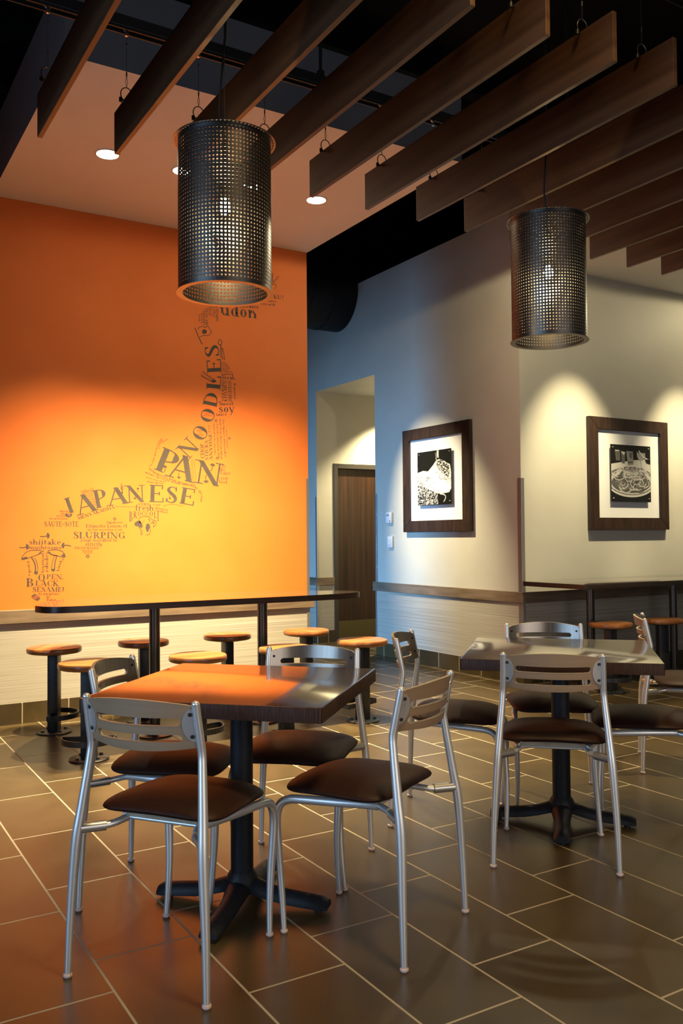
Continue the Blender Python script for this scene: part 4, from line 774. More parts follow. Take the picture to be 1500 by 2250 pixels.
DRAWINGS=[('flag_drawing', [('l', 0.0069, [(2.4949, 2.8446), (2.5222, 2.7858), (2.553, 2.7271)]), ('l', 0.0042, [(2.5189, 2.8389), (2.5328, 2.8575), (2.557, 2.8629), (2.5813, 2.8592), (2.5988, 2.8744), (2.6141, 2.8552), (2.6301, 2.8307), (2.6055, 2.8003), (2.5776, 2.7998), (2.5533, 2.7906), (2.5373, 2.7822)]), ('f', 0.0, [(2.5923, 2.8284), (2.5913, 2.8228), (2.5884, 2.8175), (2.584, 2.8131), (2.5783, 2.8099), (2.5721, 2.8084), (2.5659, 2.8085), (2.5603, 2.8104), (2.5558, 2.8138), (2.553, 2.8184), (2.552, 2.8238), (2.553, 2.8293), (2.5559, 2.8346), (2.5604, 2.839), (2.566, 2.8422), (2.5722, 2.8438), (2.5784, 2.8436), (2.5841, 2.8417), (2.5885, 2.8383), (2.5914, 2.8337), (2.5923, 2.8284)])]), ('bowl_drawing', [('l', 0.0031, [(3.1506, 3.2911), (3.1548, 3.357), (3.1624, 3.3567), (3.1559, 3.294)]), ('l', 0.0031, [(3.1605, 3.2926), (3.2005, 3.3445), (3.2104, 3.339), (3.1696, 3.2959), (3.1605, 3.2926)]), ('l', 0.0038, [(3.1391, 3.2689), (3.1847, 3.2789), (3.1885, 3.2656), (3.1768, 3.2365)]), ('l', 0.0031, [(3.1429, 3.2784), (3.1657, 3.2844), (3.1878, 3.2779)])]), ('ginger_drawing', [('l', 0.005, [(2.6933, 2.7785), (2.686, 2.7447), (2.7073, 2.7403), (2.718, 2.7647), (2.7039, 2.7763), (2.6954, 2.7774)]), ('l', 0.0064, [(2.7037, 2.7433), (2.7093, 2.7174), (2.7249, 2.7091)]), ('l', 0.005, [(2.7036, 2.7135), (2.702, 2.6803), (2.7117, 2.6351)]), ('l', 0.005, [(2.7142, 2.708), (2.7161, 2.6685), (2.7245, 2.6264)]), ('l', 0.005, [(2.7248, 2.7058), (2.7332, 2.6637), (2.7387, 2.6245)]), ('l', 0.0029, [(2.7072, 2.7337), (2.7177, 2.6885)])]), ('chopsticks_drawing', [('l', 0.0035, [(2.5536, 2.5118), (2.5972, 2.4863), (2.6474, 2.4546)]), ('l', 0.0035, [(2.5626, 2.5172), (2.6042, 2.4902), (2.6517, 2.4635)]), ('l', 0.0035, [(2.5404, 2.4943), (2.5832, 2.472), (2.6425, 2.4476)]), ('l', 0.0035, [(2.5431, 2.4828), (2.5902, 2.4628), (2.639, 2.4427)]), ('f', 0.0, [(2.6685, 2.4531), (2.6675, 2.4498), (2.6644, 2.4466), (2.6598, 2.4439), (2.6539, 2.4419), (2.6474, 2.4408), (2.6409, 2.4408), (2.635, 2.4418), (2.6304, 2.4437), (2.6274, 2.4464), (2.6264, 2.4495), (2.6274, 2.4529), (2.6304, 2.456), (2.6351, 2.4588), (2.6409, 2.4607), (2.6475, 2.4618), (2.654, 2.4619), (2.6598, 2.4609), (2.6645, 2.459), (2.6675, 2.4563), (2.6685, 2.4531)]), ('l', 0.0035, [(2.6319, 2.4402), (2.6566, 2.4718)]), ('l', 0.0035, [(2.6461, 2.4643), (2.6706, 2.4467)])]), ('star_anise_drawing', [('f', 0.0, [(1.6991, 1.121), (1.6972, 1.1183), (1.6926, 1.1172), (1.688, 1.1184), (1.6861, 1.1212), (1.688, 1.124), (1.6926, 1.125), (1.6972, 1.1238), (1.6991, 1.121)]), ('f', 0.0, [(1.6909, 1.1146), (1.689, 1.1119), (1.6843, 1.1108), (1.6797, 1.112), (1.6778, 1.1148), (1.6797, 1.1175), (1.6843, 1.1186), (1.689, 1.1174), (1.6909, 1.1146)]), ('f', 0.0, [(1.6814, 1.1209), (1.6795, 1.1182), (1.6749, 1.1172), (1.6703, 1.1184), (1.6684, 1.1212), (1.6703, 1.1239), (1.6749, 1.125), (1.6795, 1.1237), (1.6814, 1.1209)]), ('f', 0.0, [(1.6841, 1.1311), (1.6822, 1.1284), (1.6776, 1.1273), (1.673, 1.1286), (1.6711, 1.1313), (1.673, 1.1341), (1.6776, 1.1351), (1.6822, 1.1339), (1.6841, 1.1311)]), ('f', 0.0, [(1.6946, 1.1321), (1.6927, 1.1294), (1.688, 1.1283), (1.6834, 1.1295), (1.6815, 1.1323), (1.6834, 1.1351), (1.688, 1.1361), (1.6927, 1.1349), (1.6946, 1.1321)])]), ('star_anise_drawing', [('f', 0.0, [(1.8912, 1.3869), (1.8895, 1.3845), (1.8854, 1.3835), (1.8813, 1.3845), (1.8796, 1.3869), (1.8813, 1.3893), (1.8854, 1.3903), (1.8895, 1.3893), (1.8912, 1.3869)]), ('f', 0.0, [(1.8839, 1.3811), (1.8821, 1.3787), (1.878, 1.3777), (1.8739, 1.3787), (1.8722, 1.3811), (1.8739, 1.3835), (1.878, 1.3845), (1.8822, 1.3835), (1.8839, 1.3811)]), ('f', 0.0, [(1.8754, 1.3865), (1.8737, 1.3841), (1.8696, 1.3831), (1.8655, 1.3841), (1.8638, 1.3865), (1.8655, 1.3889), (1.8696, 1.39), (1.8737, 1.389), (1.8754, 1.3865)]), ('f', 0.0, [(1.8778, 1.3955), (1.8761, 1.3931), (1.872, 1.3921), (1.8679, 1.3931), (1.8662, 1.3955), (1.8679, 1.3979), (1.872, 1.3989), (1.8761, 1.398), (1.8778, 1.3955)]), ('f', 0.0, [(1.8872, 1.3966), (1.8855, 1.3942), (1.8814, 1.3932), (1.8772, 1.3942), (1.8755, 1.3966), (1.8772, 1.399), (1.8814, 1.4), (1.8855, 1.399), (1.8872, 1.3966)])]), ('star_anise_drawing', [('f', 0.0, [(2.6791, 2.148), (2.6774, 2.1455), (2.6732, 2.1443), (2.669, 2.145), (2.6673, 2.1472), (2.6691, 2.1497), (2.6732, 2.1509), (2.6774, 2.1502), (2.6791, 2.148)]), ('f', 0.0, [(2.6716, 2.142), (2.6699, 2.1395), (2.6657, 2.1383), (2.6615, 2.139), (2.6598, 2.1412), (2.6616, 2.1437), (2.6657, 2.1449), (2.6699, 2.1442), (2.6716, 2.142)]), ('f', 0.0, [(2.6631, 2.1467), (2.6614, 2.1442), (2.6572, 2.143), (2.653, 2.1437), (2.6513, 2.1459), (2.6531, 2.1484), (2.6572, 2.1496), (2.6614, 2.1489), (2.6631, 2.1467)]), ('f', 0.0, [(2.6656, 2.1554), (2.6638, 2.153), (2.6597, 2.1518), (2.6555, 2.1525), (2.6538, 2.1547), (2.6555, 2.1571), (2.6597, 2.1583), (2.6639, 2.1576), (2.6656, 2.1554)]), ('f', 0.0, [(2.6751, 2.157), (2.6733, 2.1546), (2.6691, 2.1533), (2.665, 2.154), (2.6632, 2.1563), (2.665, 2.1587), (2.6692, 2.1599), (2.6733, 2.1592), (2.6751, 2.157)])]), ('star_anise_drawing', [('f', 0.0, [(2.687, 1.8565), (2.6852, 1.8541), (2.6811, 1.853), (2.6769, 1.8538), (2.6752, 1.856), (2.6769, 1.8584), (2.6811, 1.8596), (2.6853, 1.8588), (2.687, 1.8565)]), ('f', 0.0, [(2.6795, 1.8507), (2.6777, 1.8483), (2.6736, 1.8472), (2.6694, 1.848), (2.6677, 1.8502), (2.6694, 1.8526), (2.6736, 1.8537), (2.6778, 1.8529), (2.6795, 1.8507)]), ('f', 0.0, [(2.671, 1.8556), (2.6692, 1.8532), (2.665, 1.8521), (2.6609, 1.8529), (2.6592, 1.8551), (2.6609, 1.8575), (2.6651, 1.8586), (2.6692, 1.8578), (2.671, 1.8556)]), ('f', 0.0, [(2.6734, 1.8642), (2.6717, 1.8619), (2.6675, 1.8607), (2.6633, 1.8615), (2.6616, 1.8638), (2.6634, 1.8662), (2.6675, 1.8673), (2.6717, 1.8665), (2.6734, 1.8642)]), ('f', 0.0, [(2.6829, 1.8656), (2.6812, 1.8632), (2.677, 1.8621), (2.6728, 1.8629), (2.6711, 1.8651), (2.6728, 1.8675), (2.677, 1.8687), (2.6812, 1.8679), (2.6829, 1.8656)])]), ('star_anise_drawing', [('f', 0.0, [(2.7893, 2.016), (2.7877, 2.0139), (2.7839, 2.0128), (2.7801, 2.0135), (2.7785, 2.0155), (2.7801, 2.0177), (2.7839, 2.0187), (2.7877, 2.0181), (2.7893, 2.016)]), ('f', 0.0, [(2.7825, 2.0107), (2.7809, 2.0085), (2.777, 2.0074), (2.7732, 2.0081), (2.7716, 2.0101), (2.7732, 2.0123), (2.7771, 2.0134), (2.7809, 2.0127), (2.7825, 2.0107)]), ('f', 0.0, [(2.7747, 2.015), (2.7731, 2.0128), (2.7692, 2.0118), (2.7654, 2.0124), (2.7639, 2.0145), (2.7655, 2.0166), (2.7693, 2.0177), (2.7731, 2.017), (2.7747, 2.015)]), ('f', 0.0, [(2.7769, 2.0229), (2.7753, 2.0207), (2.7715, 2.0197), (2.7677, 2.0203), (2.7661, 2.0224), (2.7677, 2.0245), (2.7715, 2.0256), (2.7753, 2.0249), (2.7769, 2.0229)]), ('f', 0.0, [(2.7856, 2.0243), (2.784, 2.0221), (2.7802, 2.021), (2.7764, 2.0217), (2.7748, 2.0237), (2.7764, 2.0259), (2.7802, 2.027), (2.784, 2.0263), (2.7856, 2.0243)])]), ('mushroom_drawing', [('l', 0.005, [(1.2345, 1.1191), (1.2417, 1.1306), (1.2611, 1.1563), (1.2946, 1.1703), (1.334, 1.1727), (1.3651, 1.1675), (1.3611, 1.1518), (1.334, 1.1376), (1.3003, 1.1266), (1.2667, 1.1156), (1.2417, 1.1092), (1.2345, 1.1191)]), ('f', 0.0, [(1.2345, 1.1191), (1.2667, 1.1301), (1.2751, 1.1166), (1.2417, 1.1074)]), ('l', 0.009, [(1.3003, 1.1237), (1.32, 1.0854), (1.3274, 1.0503), (1.3241, 1.0154)]), ('l', 0.0045, [(1.32, 1.1204), (1.3369, 1.0851), (1.3426, 1.0441), (1.3399, 1.015)]), ('f', 0.0, [(1.3173, 1.0273), (1.3427, 1.0266), (1.3427, 1.012), (1.3314, 1.0036), (1.3185, 1.0109)]), ('l', 0.0051, [(1.3611, 1.1606), (1.3397, 1.1405), (1.3031, 1.1277)])]), ('mushroom_drawing', [('l', 0.0053, [(1.5279, 1.1295), (1.5174, 1.1492), (1.5, 1.1643), (1.4595, 1.1738), (1.4135, 1.1686), (1.4147, 1.1538), (1.4365, 1.1388), (1.471, 1.1323), (1.5, 1.1229), (1.5233, 1.1212), (1.5279, 1.1295)]), ('f', 0.0, [(1.4971, 1.1318), (1.5145, 1.1463), (1.5291, 1.1294), (1.5221, 1.1201)]), ('l', 0.0046, [(1.4537, 1.1326), (1.4423, 1.0945), (1.4354, 1.0593), (1.4355, 1.0329)]), ('l', 0.0069, [(1.4682, 1.1264), (1.4596, 1.0912), (1.455, 1.0589), (1.4539, 1.0324)]), ('f', 0.0, [(1.432, 1.0418), (1.4585, 1.0399), (1.4567, 1.0264), (1.4452, 1.022), (1.4337, 1.0288)]), ('l', 0.0052, [(1.4164, 1.1597), (1.4422, 1.1387), (1.4768, 1.1304)])]), ('small_mushroom_drawing', [('l', 0.0068, [(1.3578, 1.267), (1.3838, 1.2659), (1.4048, 1.2715)]), ('f', 0.0, [(1.407, 1.2495), (1.4198, 1.2605), (1.422, 1.2732), (1.4173, 1.2852), (1.4026, 1.2936), (1.4005, 1.2711)])]), ('small_mushroom_drawing', [('l', 0.0066, [(1.2207, 1.1915), (1.246, 1.1903), (1.2666, 1.1957)]), ('f', 0.0, [(1.2687, 1.1739), (1.2812, 1.1847), (1.2833, 1.1972), (1.2788, 1.2091), (1.2644, 1.2175), (1.2624, 1.1953)])]), ('small_mushroom_drawing', [('l', 0.0071, [(1.5668, 1.1971), (1.5408, 1.2036), (1.5185, 1.2026)]), ('f', 0.0, [(1.5207, 1.2248), (1.5058, 1.2166), (1.5011, 1.2046), (1.5034, 1.1917), (1.5164, 1.1804), (1.5229, 1.2021)])]), ('small_mushroom_drawing', [('l', 0.0058, [(2.2502, 1.7368), (2.2553, 1.7576), (2.2543, 1.7753)]), ('f', 0.0, [(2.2724, 1.7741), (2.2656, 1.7858), (2.2558, 1.7892), (2.2454, 1.7871), (2.2362, 1.7764), (2.2539, 1.7718)])]), ('small_mushroom_drawing', [('l', 0.0048, [(2.3638, 1.7372), (2.3613, 1.7199), (2.3637, 1.7056)]), ('f', 0.0, [(2.3486, 1.7052), (2.3552, 1.6962), (2.3636, 1.6941), (2.3721, 1.6966), (2.3788, 1.706), (2.3637, 1.7085)])]), ('small_mushroom_drawing', [('l', 0.0067, [(2.6202, 1.7578), (2.6312, 1.7807), (2.6342, 1.8013)]), ('f', 0.0, [(2.6552, 1.7962), (2.65, 1.8111), (2.6393, 1.8171), (2.6266, 1.8168), (2.6133, 1.8064), (2.6329, 1.7973)])]), ('small_mushroom_drawing', [('l', 0.0069, [(2.5817, 1.7268), (2.5782, 1.7026), (2.5815, 1.6826)]), ('f', 0.0, [(2.5601, 1.682), (2.5695, 1.6694), (2.5815, 1.6665), (2.5935, 1.67), (2.6031, 1.6831), (2.5816, 1.6866)])]), ('small_mushroom_drawing', [('l', 0.0036, [(2.0478, 1.5854), (2.0496, 1.5987), (2.0479, 1.6096)]), ('f', 0.0, [(2.0591, 1.6099), (2.0542, 1.6168), (2.0479, 1.6184), (2.0416, 1.6165), (2.0366, 1.6094), (2.0479, 1.6074)])]), ('small_mushroom_drawing', [('l', 0.0036, [(2.0342, 1.5676), (2.0284, 1.5549), (2.0268, 1.5433)]), ('f', 0.0, [(2.0156, 1.5464), (2.0184, 1.538), (2.0241, 1.5345), (2.0309, 1.5345), (2.038, 1.5402), (2.0275, 1.5455)])]), ('small_mushroom_drawing', [('l', 0.0035, [(2.2878, 1.5705), (2.2887, 1.5577), (2.2926, 1.5476)]), ('f', 0.0, [(2.2816, 1.5453), (2.2878, 1.5397), (2.2943, 1.5393), (2.3001, 1.5422), (2.3035, 1.5499), (2.2921, 1.5497)])]), ('broccoli_drawing', [('f', 0.0, [(2.0198, 1.357), (2.0362, 1.3716), (2.0588, 1.3805), (2.0587, 1.3644), (2.085, 1.3424), (2.0797, 1.3241), (2.0587, 1.3278), (2.0474, 1.3351), (2.0265, 1.3388)]), ('l', 0.0038, [(2.0512, 1.379), (2.0588, 1.3973), (2.0851, 1.407), (2.1116, 1.4086), (2.1382, 1.4013), (2.1533, 1.3852), (2.1763, 1.3793), (2.1877, 1.3609), (2.1762, 1.3387), (2.1632, 1.3409), (2.1685, 1.3239)]), ('f', 0.0, [(2.1115, 1.3534), (2.1305, 1.3571), (2.1418, 1.335), (2.1265, 1.2982), (2.1152, 1.2946), (2.1054, 1.324)]), ('l', 0.0045, [(2.0587, 1.3278), (2.0722, 1.3058), (2.0699, 1.2801), (2.0781, 1.2764), (2.0812, 1.3057)]), ('l', 0.0038, [(2.138, 1.3277), (2.1433, 1.3019), (2.1303, 1.2762), (2.1113, 1.2748)]), ('l', 0.0053, [(2.1267, 1.3902), (2.1381, 1.3792), (2.1343, 1.3682)]), ('l', 0.0046, [(2.1457, 1.3571), (2.1686, 1.3719), (2.1632, 1.3571), (2.1762, 1.3586)]), ('l', 0.003, [(2.0738, 1.379), (2.0512, 1.357)]), ('l', 0.003, [(2.0964, 1.3791), (2.07, 1.3483)])]), ('seed_packet_drawing', [('l', 0.0039, [(1.3232, 0.8711), (1.356, 0.8441), (1.3373, 0.8275), (1.3019, 0.8546), (1.3232, 0.8711)]), ('l', 0.0051, [(1.3019, 0.8546), (1.3176, 0.8615), (1.3232, 0.8711)]), ('l', 0.0034, [(1.3165, 0.8586), (1.3458, 0.8341)]), ('l', 0.0028, [(1.3221, 0.8642), (1.3514, 0.8397)]), ('l', 0.0028, [(1.3109, 0.8542), (1.339, 0.8297)]), ('f', 0.0, [(1.343, 0.8458), (1.3571, 0.8441), (1.3373, 0.8257), (1.3334, 0.8358)])]), ('wheat_drawing', [('l', 0.0052, [(1.9311, 1.5745), (1.9289, 1.6035), (1.9268, 1.647)]), ('f', 0.0, [(1.9392, 1.5804), (1.9389, 1.5782), (1.938, 1.5761), (1.9365, 1.5745), (1.9346, 1.5734), (1.9326, 1.573), (1.9305, 1.5734), (1.9287, 1.5743), (1.9272, 1.5759), (1.9263, 1.5779), (1.926, 1.5802), (1.9263, 1.5824), (1.9272, 1.5845), (1.9287, 1.5861), (1.9306, 1.5872), (1.9326, 1.5876), (1.9347, 1.5872), (1.9365, 1.5862), (1.938, 1.5847), (1.9389, 1.5827), (1.9392, 1.5804)]), ('l', 0.0037, [(1.929, 1.6107), (1.9194, 1.6323)]), ('l', 0.0037, [(1.9297, 1.6107), (1.94, 1.6342)]), ('l', 0.0037, [(1.9297, 1.5962), (1.9194, 1.6163)]), ('l', 0.0037, [(1.9304, 1.5962), (1.9415, 1.6183)])]), ('box_drawing', [('l', 0.002, [(2.4633, 1.8294), (2.4838, 1.8315), (2.4956, 1.69), (2.4717, 1.6881), (2.4633, 1.8294)]), ('l', 0.002, [(2.4722, 1.8233), (2.4806, 1.6973)])])]
# ------------------------------------------------------------------ mural on the orange wall: serif lettering and drawings
Tk, tn = .165, .05
GL = {
'A': (.80, 'l .10 0 .40 1 t;l .70 0 .39 1 T;l .22 .34 .6 .34 t;s .10 0;s .70 0'),
'B': (.70, 'l .18 0 .18 1 T;a .32 .745 .24 .235 -90 90;a .32 .27 .29 .25 -90 90;l .05 .975 .32 .975 t;l .18 .51 .34 .51 t;l .05 .02 .32 .02 t'),
'C': (.74, 'a .41 .5 .33 .5 45 315;v .66 .66 .98;v .66 .10 .24'),
'D': (.82, 'l .18 0 .18 1 T;a .32 .5 .40 .48 -90 90;l .05 .975 .33 .975 t;l .05 .025 .33 .025 t'),
'E': (.68, 'l .18 0 .18 1 T;l .05 .975 .58 .975 t;l .18 .5 .46 .5 t;l .05 .025 .62 .025 t;v .58 .76 1;v .46 .4 .6;v .62 0 .27'),
'F': (.64, 'l .18 0 .18 1 T;l .05 .975 .58 .975 t;l .18 .5 .46 .5 t;v .58 .76 1;v .46 .4 .6;s .18 0'),
'G': (.80, 'a .41 .5 .33 .5 40 320;v .66 .68 .98;l .66 .06 .66 .42 T;s .64 .43'),
'H': (.86, 'l .18 0 .18 1 T;l .68 0 .68 1 T;l .18 .5 .68 .5 t;s .18 0;s .18 1;s .68 0;s .68 1'),
'I': (.38, 'l .19 0 .19 1 T;s .19 0;s .19 1'),
'J': (.50, 'l .32 .18 .32 1 T;a .17 .16 .15 .15 180 350;d .06 .17 .07;s .32 1'),
'K': (.80, 'l .18 0 .18 1 T;l .2 .42 .62 1 t;l .30 .55 .66 0 T;s .18 0;s .18 1;s .62 1;s .68 0'),
'L': (.64, 'l .18 0 .18 1 T;l .05 .025 .58 .025 t;v .58 0 .30;s .18 1'),
'M': (.96, 'l .12 0 .15 1 t;l .17 1 .48 .02 T;l .48 .02 .79 1 t;l .82 0 .80 1 T;s .12 0;s .12 1;s .82 0;s .84 1'),
'N': (.84, 'l .15 0 .15 1 t;l .12 1 .70 0 T;l .71 0 .71 1 t;s .15 0;s .08 1;s .71 1'),
'O': (.84, 'a .42 .5 .34 .5 0 360'),
'P': (.66, 'l .18 0 .18 1 T;a .33 .73 .26 .25 -90 90;l .05 .975 .33 .975 t;l .18 .48 .34 .48 t;s .18 0'),
'R': (.76, 'l .18 0 .18 1 T;a .33 .74 .25 .24 -90 90;l .05 .975 .33 .975 t;l .18 .5 .36 .5 t;l .36 .5 .66 0 T;s .18 0;s .68 0'),
'S': (.60, 'p .49 .76 .05 .44 .92 .05 .31 .975 .05 .17 .90 .10 .13 .76 .14 .23 .62 .165 .40 .45 .17 .49 .27 .15 .45 .10 .10 .30 .025 .05 .15 .08 .05 .08 .26 .05;v .49 .72 .98;v .08 .02 .28'),
'T': (.74, 'l .37 0 .37 1 T;l .05 .975 .69 .975 t;v .06 .74 1;v .68 .74 1;s .37 0'),
'U': (.82, 'l .17 .3 .17 1 T;l .66 .3 .66 1 t;a .415 .3 .245 .28 180 360;s .17 1;s .66 1'),
'V': (.80, 'l .10 1 .41 0 T;l .39 0 .70 1 t;s .10 1;s .70 1'),
'W': (1.08, 'l .10 1 .34 0 T;l .33 0 .54 1 t;l .54 1 .76 0 T;l .75 0 .97 1 t;s .10 1;s .97 1;s .54 1'),
'Y': (.78, 'l .09 1 .39 .45 T;l .69 1 .39 .45 t;l .39 0 .39 .5 T;s .09 1;s .69 1;s .39 0'),
'Q': (.84, 'a .42 .5 .34 .5 0 360;l .4 .1 .75 -.15 T'),
'a': (.52, 'l .39 .02 .39 .44 T;a .25 .44 .15 .17 0 165;a .24 .18 .16 .17 0 360;l .24 .35 .39 .35 t;s .44 0'),
'b': (.58, 'l .14 .05 .14 1 T;a .31 .31 .20 .30 0 360;q .10 1'),
'c': (.50, 'a .28 .31 .20 .31 45 315;d .43 .48 .06'),
'd': (.60, 'l .45 .02 .45 1 T;a .28 .31 .20 .30 0 360;q .41 1;s .50 0'),
'e': (.52, 'a .28 .31 .20 .31 0 315;l .09 .34 .46 .34 t'),
'f': (.40, 'l .17 0 .17 .82 T;a .31 .80 .14 .19 45 180;l .03 .6 .36 .6 t;s .17 0'),
'g': (.54, 'a .25 .41 .16 .21 0 360;a .27 -.1 .20 .14 0 360;l .14 .2 .2 .04 t;l .36 .58 .50 .6 t'),
'h': (.62, 'l .14 0 .14 1 T;a .31 .38 .16 .22 0 180;l .48 0 .48 .40 T;s .14 0;s .48 0;q .10 1'),
'i': (.32, 'l .16 0 .16 .62 T;d .16 .86 .08;s .16 0;q .12 .62'),
'k': (.60, 'l .14 0 .14 1 T;l .16 .25 .42 .60 t;l .24 .36 .48 0 T;s .14 0;s .48 0;s .42 .60;q .10 1'),
'l': (.32, 'l .16 0 .16 1 T;s .16 0;q .12 1'),
'm': (.92, 'l .14 0 .14 .62 T;a .30 .38 .15 .22 0 180;l .45 0 .45 .40 T;a .61 .38 .15 .22 0 180;l .77 0 .77 .40 T;s .14 0;s .45 0;s .77 0;q .10 .62'),
'n': (.62, 'l .14 0 .14 .62 T;a .31 .38 .16 .22 0 180;l .48 0 .48 .40 T;s .14 0;s .48 0;q .10 .62'),
'o': (.54, 'a .27 .31 .20 .31 0 360'),
'p': (.58, 'l .14 -.3 .14 .62 T;a .31 .31 .20 .30 0 360;s .14 -.3;q .10 .62'),
'q': (.58, 'l .44 -.3 .44 .62 T;a .27 .31 .20 .30 0 360;s .44 -.3'),
'r': (.44, 'l .14 0 .14 .62 T;a .29 .42 .14 .18 60 160;d .37 .54 .06;s .14 0;q .10 .62'),
's': (.44, 'p .36 .47 .045 .32 .57 .045 .22 .60 .05 .13 .55 .08 .11 .46 .11 .19 .37 .125 .30 .27 .125 .36 .16 .11 .32 .06 .07 .22 .02 .045 .11 .06 .045 .07 .17 .045;v .36 .43 .6;v .07 .02 .18'),
't': (.38, 'l .17 .12 .17 .80 T;a .29 .13 .12 .12 180 320;l .04 .6 .35 .6 t'),
'u': (.62, 'l .14 .18 .14 .62 T;a .30 .19 .16 .18 180 350;l .47 0 .47 .62 T;q .10 .62;q .43 .62;s .52 0'),
'v': (.56, 'l .08 .62 .28 0 T;l .27 0 .47 .62 t;s .08 .60;s .47 .60'),
'w': (.80, 'l .08 .62 .25 0 T;l .24 0 .40 .62 t;l .40 .62 .57 0 T;l .56 0 .72 .62 t;s .08 .60;s .72 .60'),
'y': (.56, 'l .08 .62 .29 .0 T;l .47 .62 .20 -.25 t;d .14 -.24 .06;s .08 .60;s .47 .60'),
'z': (.48, 'l .06 .59 .42 .59 t;l .42 .6 .07 .02 T;l .06 .03 .43 .03 t'),
'1': (.40, 'l .20 0 .20 .98 T;l .08 .82 .2 .96 t;s .20 0'), '#': (.62, 'l .16 0 .26 1 t;l .36 0 .46 1 t;l .06 .34 .54 .34 t;l .08 .66 .56 .66 t'),
'?': (.46, 'a .22 .78 .16 .2 -60 170;l .27 .58 .22 .26 t;d .22 .07 .08'), '!': (.30, 'l .15 .26 .15 1 T;d .15 .07 .08'),
',': (.26, 'd .12 .04 .08;l .15 .04 .08 -.16 t'), '.': (.26, 'd .12 .05 .08'), "'": (.22, 'l .12 .7 .12 1 t'), ':': (.26, 'd .12 .07 .08;d .12 .5 .08'),
'=': (.50, 'l .06 .36 .42 .36 t;l .06 .56 .42 .56 t'), '(': (.34, 'a .44 .4 .32 .6 125 235'), ')': (.34, 'a -.1 .4 .32 .6 -55 55'), '{': (.3, 'a .3 .4 .16 .5 110 250'), '}': (.3, 'a 0 .4 .16 .5 -70 70'), ' ': (.30, ''),
}
def glyph_quads(ch):
    out = []
    def seg(x0, y0, x1, y1, w0, w1):
        d = math.hypot(x1 - x0, y1 - y0) or 1e-6; nx, ny = -(y1 - y0) / d, (x1 - x0) / d
        out.append([(x0 - nx * w0 / 2, y0 - ny * w0 / 2), (x1 - nx * w1 / 2, y1 - ny * w1 / 2), (x1 + nx * w1 / 2, y1 + ny * w1 / 2), (x0 + nx * w0 / 2, y0 + ny * w0 / 2)])
    k = .80 if ch.islower() else 1.0
    for op in GL.get(ch, (0, ''))[1].split(';'):
        if not op: continue
        c, *v = op.split(); f = [float(q) for q in v if q not in 'Tt']
        if c == 'l':
            thick = v[-1] == 'T'; w = Tk * k if thick else tn
            x0, y0, x1, y1 = f
            if thick and abs(x1 - x0) > .05:   # slanted stems end flat on their lines
                ww = w / 2 * 1.05
                out.append([(x0 - ww, y0), (x1 - ww, y1), (x1 + ww, y1), (x0 + ww, y0)] if y1 > y0 else [(x0 + ww, y0), (x1 + ww, y1), (x1 - ww, y1), (x0 - ww, y0)])
            else: seg(x0, y0, x1, y1, w, w)
        elif c == 'a':
            cx, cy, rx, ry, a0, a1 = f; n = max(5, int(abs(a1 - a0) / 20)); prev = None
            for i in range(n + 1):
                a = rad(a0 + (a1 - a0) * i / n); ct, st = math.cos(a), math.sin(a)
                w = tn + (Tk * k * 1.05 - tn) * abs(ct) ** 1.6
                ax, ay = rx - w / 2 * .8, ry - tn / 2
                o = (cx + (rx) * ct, cy + ry * st); inn = (cx + max(.01, rx - w) * ct, cy + max(.01, ry - tn) * st)
                if prev: out.append([prev[0], o, inn, prev[1]])
                prev = (o, inn)
        elif c == 's': x, y = f; y0 = y if y < .3 else y - .04; out.append([(x - .135 * k, y0), (x + .135 * k, y0), (x + .135 * k, y0 + .04), (x - .135 * k, y0 + .04)])
        elif c == 'q': x, y = f; out.append([(x - .10, y - .06), (x, y - .075), (x, y), (x - .10, y - .02)])
        elif c == 'v': x, y0, y1 = f; out.append([(x - .025, y0), (x + .025, y0), (x + .025, y1), (x - .025, y1)])
        elif c == 'p':
            pp = spline([tuple(f[q:q + 3]) for q in range(0, len(f), 3)], 4); L_ = []
            for i in range(len(pp)):
                a, b = pp[max(i - 1, 0)], pp[min(i + 1, len(pp) - 1)]; d = math.hypot(b[0] - a[0], b[1] - a[1]) or 1e-6
                nx, ny, w = -(b[1] - a[1]) / d, (b[0] - a[0]) / d, pp[i][2] / 2
                L_.append(((pp[i][0] - nx * w, pp[i][1] - ny * w), (pp[i][0] + nx * w, pp[i][1] + ny * w)))
            for a, b in zip(L_, L_[1:]): out.append([a[0], b[0], b[1], a[1]])
        elif c == 'd': x, y, r = f; out.append([(x + r * math.cos(rad(45 * q)), y + r * math.sin(rad(45 * q))) for q in range(8)])
    return out
MY = YO - .0004
mural = thing('wall_mural', 'dark word mural of noodle phrases and food drawings printed on the orange wall', 'mural', (2.2, YO, 1.9))
def flat(name, polys):
    bm = new()
    for n_, p in enumerate(polys):
        lift = (n_ % 9) * .00004
        ar = sum(p[i][0] * p[(i + 1) % len(p)][1] - p[(i + 1) % len(p)][0] * p[i][1] for i in range(len(p)))
        if ar < 0: p = p[::-1]
        try: bm.faces.new([bm.verts.new((x - 2.2, MY - YO - lift, z - 1.9)) for x, z in p])
        except Exception: pass
    bmesh.ops.triangulate(bm, faces=[f for f in bm.faces if len(f.verts) > 4])
    return link(name, bm, 'vinylprint', mural, smooth=False)
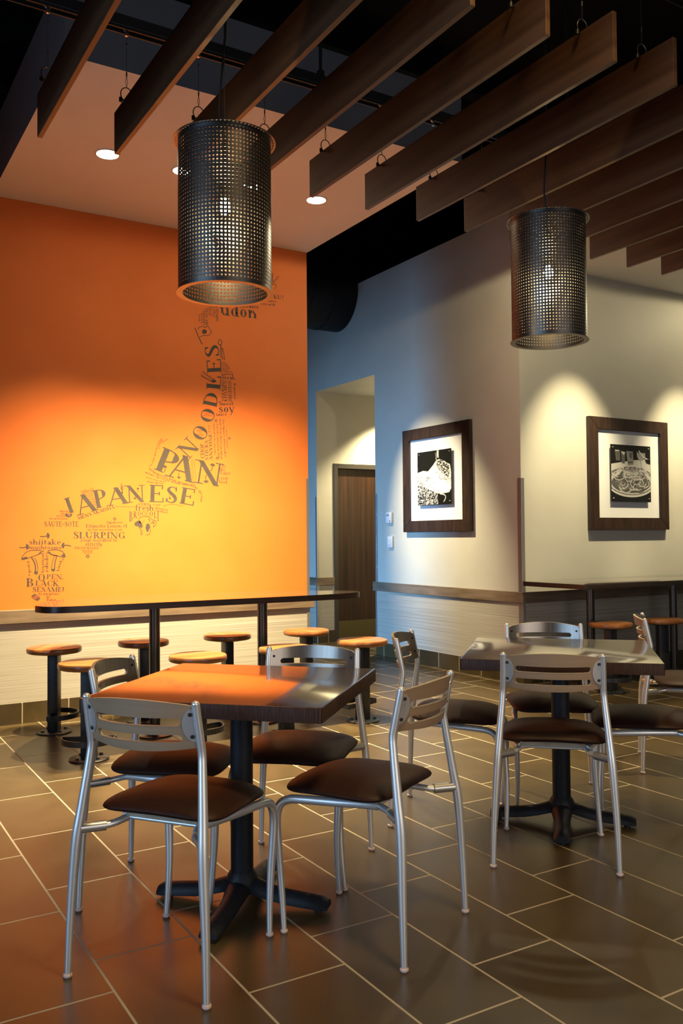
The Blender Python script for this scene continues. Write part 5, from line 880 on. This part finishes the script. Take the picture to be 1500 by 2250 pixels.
def set_text(text, pts, h):
    adv = [GL.get(ch, (.4, ''))[0] for ch in text]; total = sum(adv) * h
    cum = [0]
    for a, b in zip(pts, pts[1:]): cum.append(cum[-1] + math.hypot(b[0] - a[0], b[1] - a[1]))
    k = cum[-1] / total
    def at(s):
        for i in range(len(pts) - 1):
            if s <= cum[i + 1] or i == len(pts) - 2:
                t_ = (s - cum[i]) / (cum[i + 1] - cum[i]); d = ((pts[i + 1][0] - pts[i][0]) / (cum[i + 1] - cum[i]), (pts[i + 1][1] - pts[i][1]) / (cum[i + 1] - cum[i]))
                return (pts[i][0] + t_ * (pts[i + 1][0] - pts[i][0]), pts[i][1] + t_ * (pts[i + 1][1] - pts[i][1])), d
    polys = []; x = 0
    for ch, a in zip(text, adv):
        (px, pz), d = at((x + a / 2) * h * k)
        for q in glyph_quads(ch):
            polys.append([(px + (u - a / 2) * h * k * d[0] - v * h * d[1], pz + (u - a / 2) * h * k * d[1] + v * h * d[0]) for u, v in q])
        x += a
    return polys
for text, pts, h in TEXTS:
    if h: polys = set_text(text, [tuple(p) for p in (spline(pts, 5) if len(pts) > 2 else pts)], h)
    else:
        polys = []
        for ch, (o, w, u) in pts:
            a = GL[ch][0]
            for q in glyph_quads(ch):
                polys.append([(o[0] + (w[0] - o[0]) * x / a + (u[0] - o[0]) * y, o[1] + (w[1] - o[1]) * x / a + (u[1] - o[1]) * y) for x, y in q])
    flat('lettering', polys)
for name, strokes in DRAWINGS:
    polys = []
    for kind, w, pts in strokes:
        if kind == 'f': polys.append(pts); continue
        P_ = spline(pts, 4) if len(pts) > 2 else pts
        for i, (a, b) in enumerate(zip(P_, P_[1:])):
            d = math.hypot(b[0] - a[0], b[1] - a[1]) or 1e-6; nx, nz = -(b[1] - a[1]) / d * w / 2, (b[0] - a[0]) / d * w / 2
            ex, ez = (b[0] - a[0]) / d * w * .2, (b[1] - a[1]) / d * w * .2
            polys.append([(a[0] - nx - ex, a[1] - nz - ez), (b[0] - nx + ex, b[1] - nz + ez), (b[0] + nx + ex, b[1] + nz + ez), (a[0] + nx - ex, a[1] + nz - ez)])
    flat(name, polys)
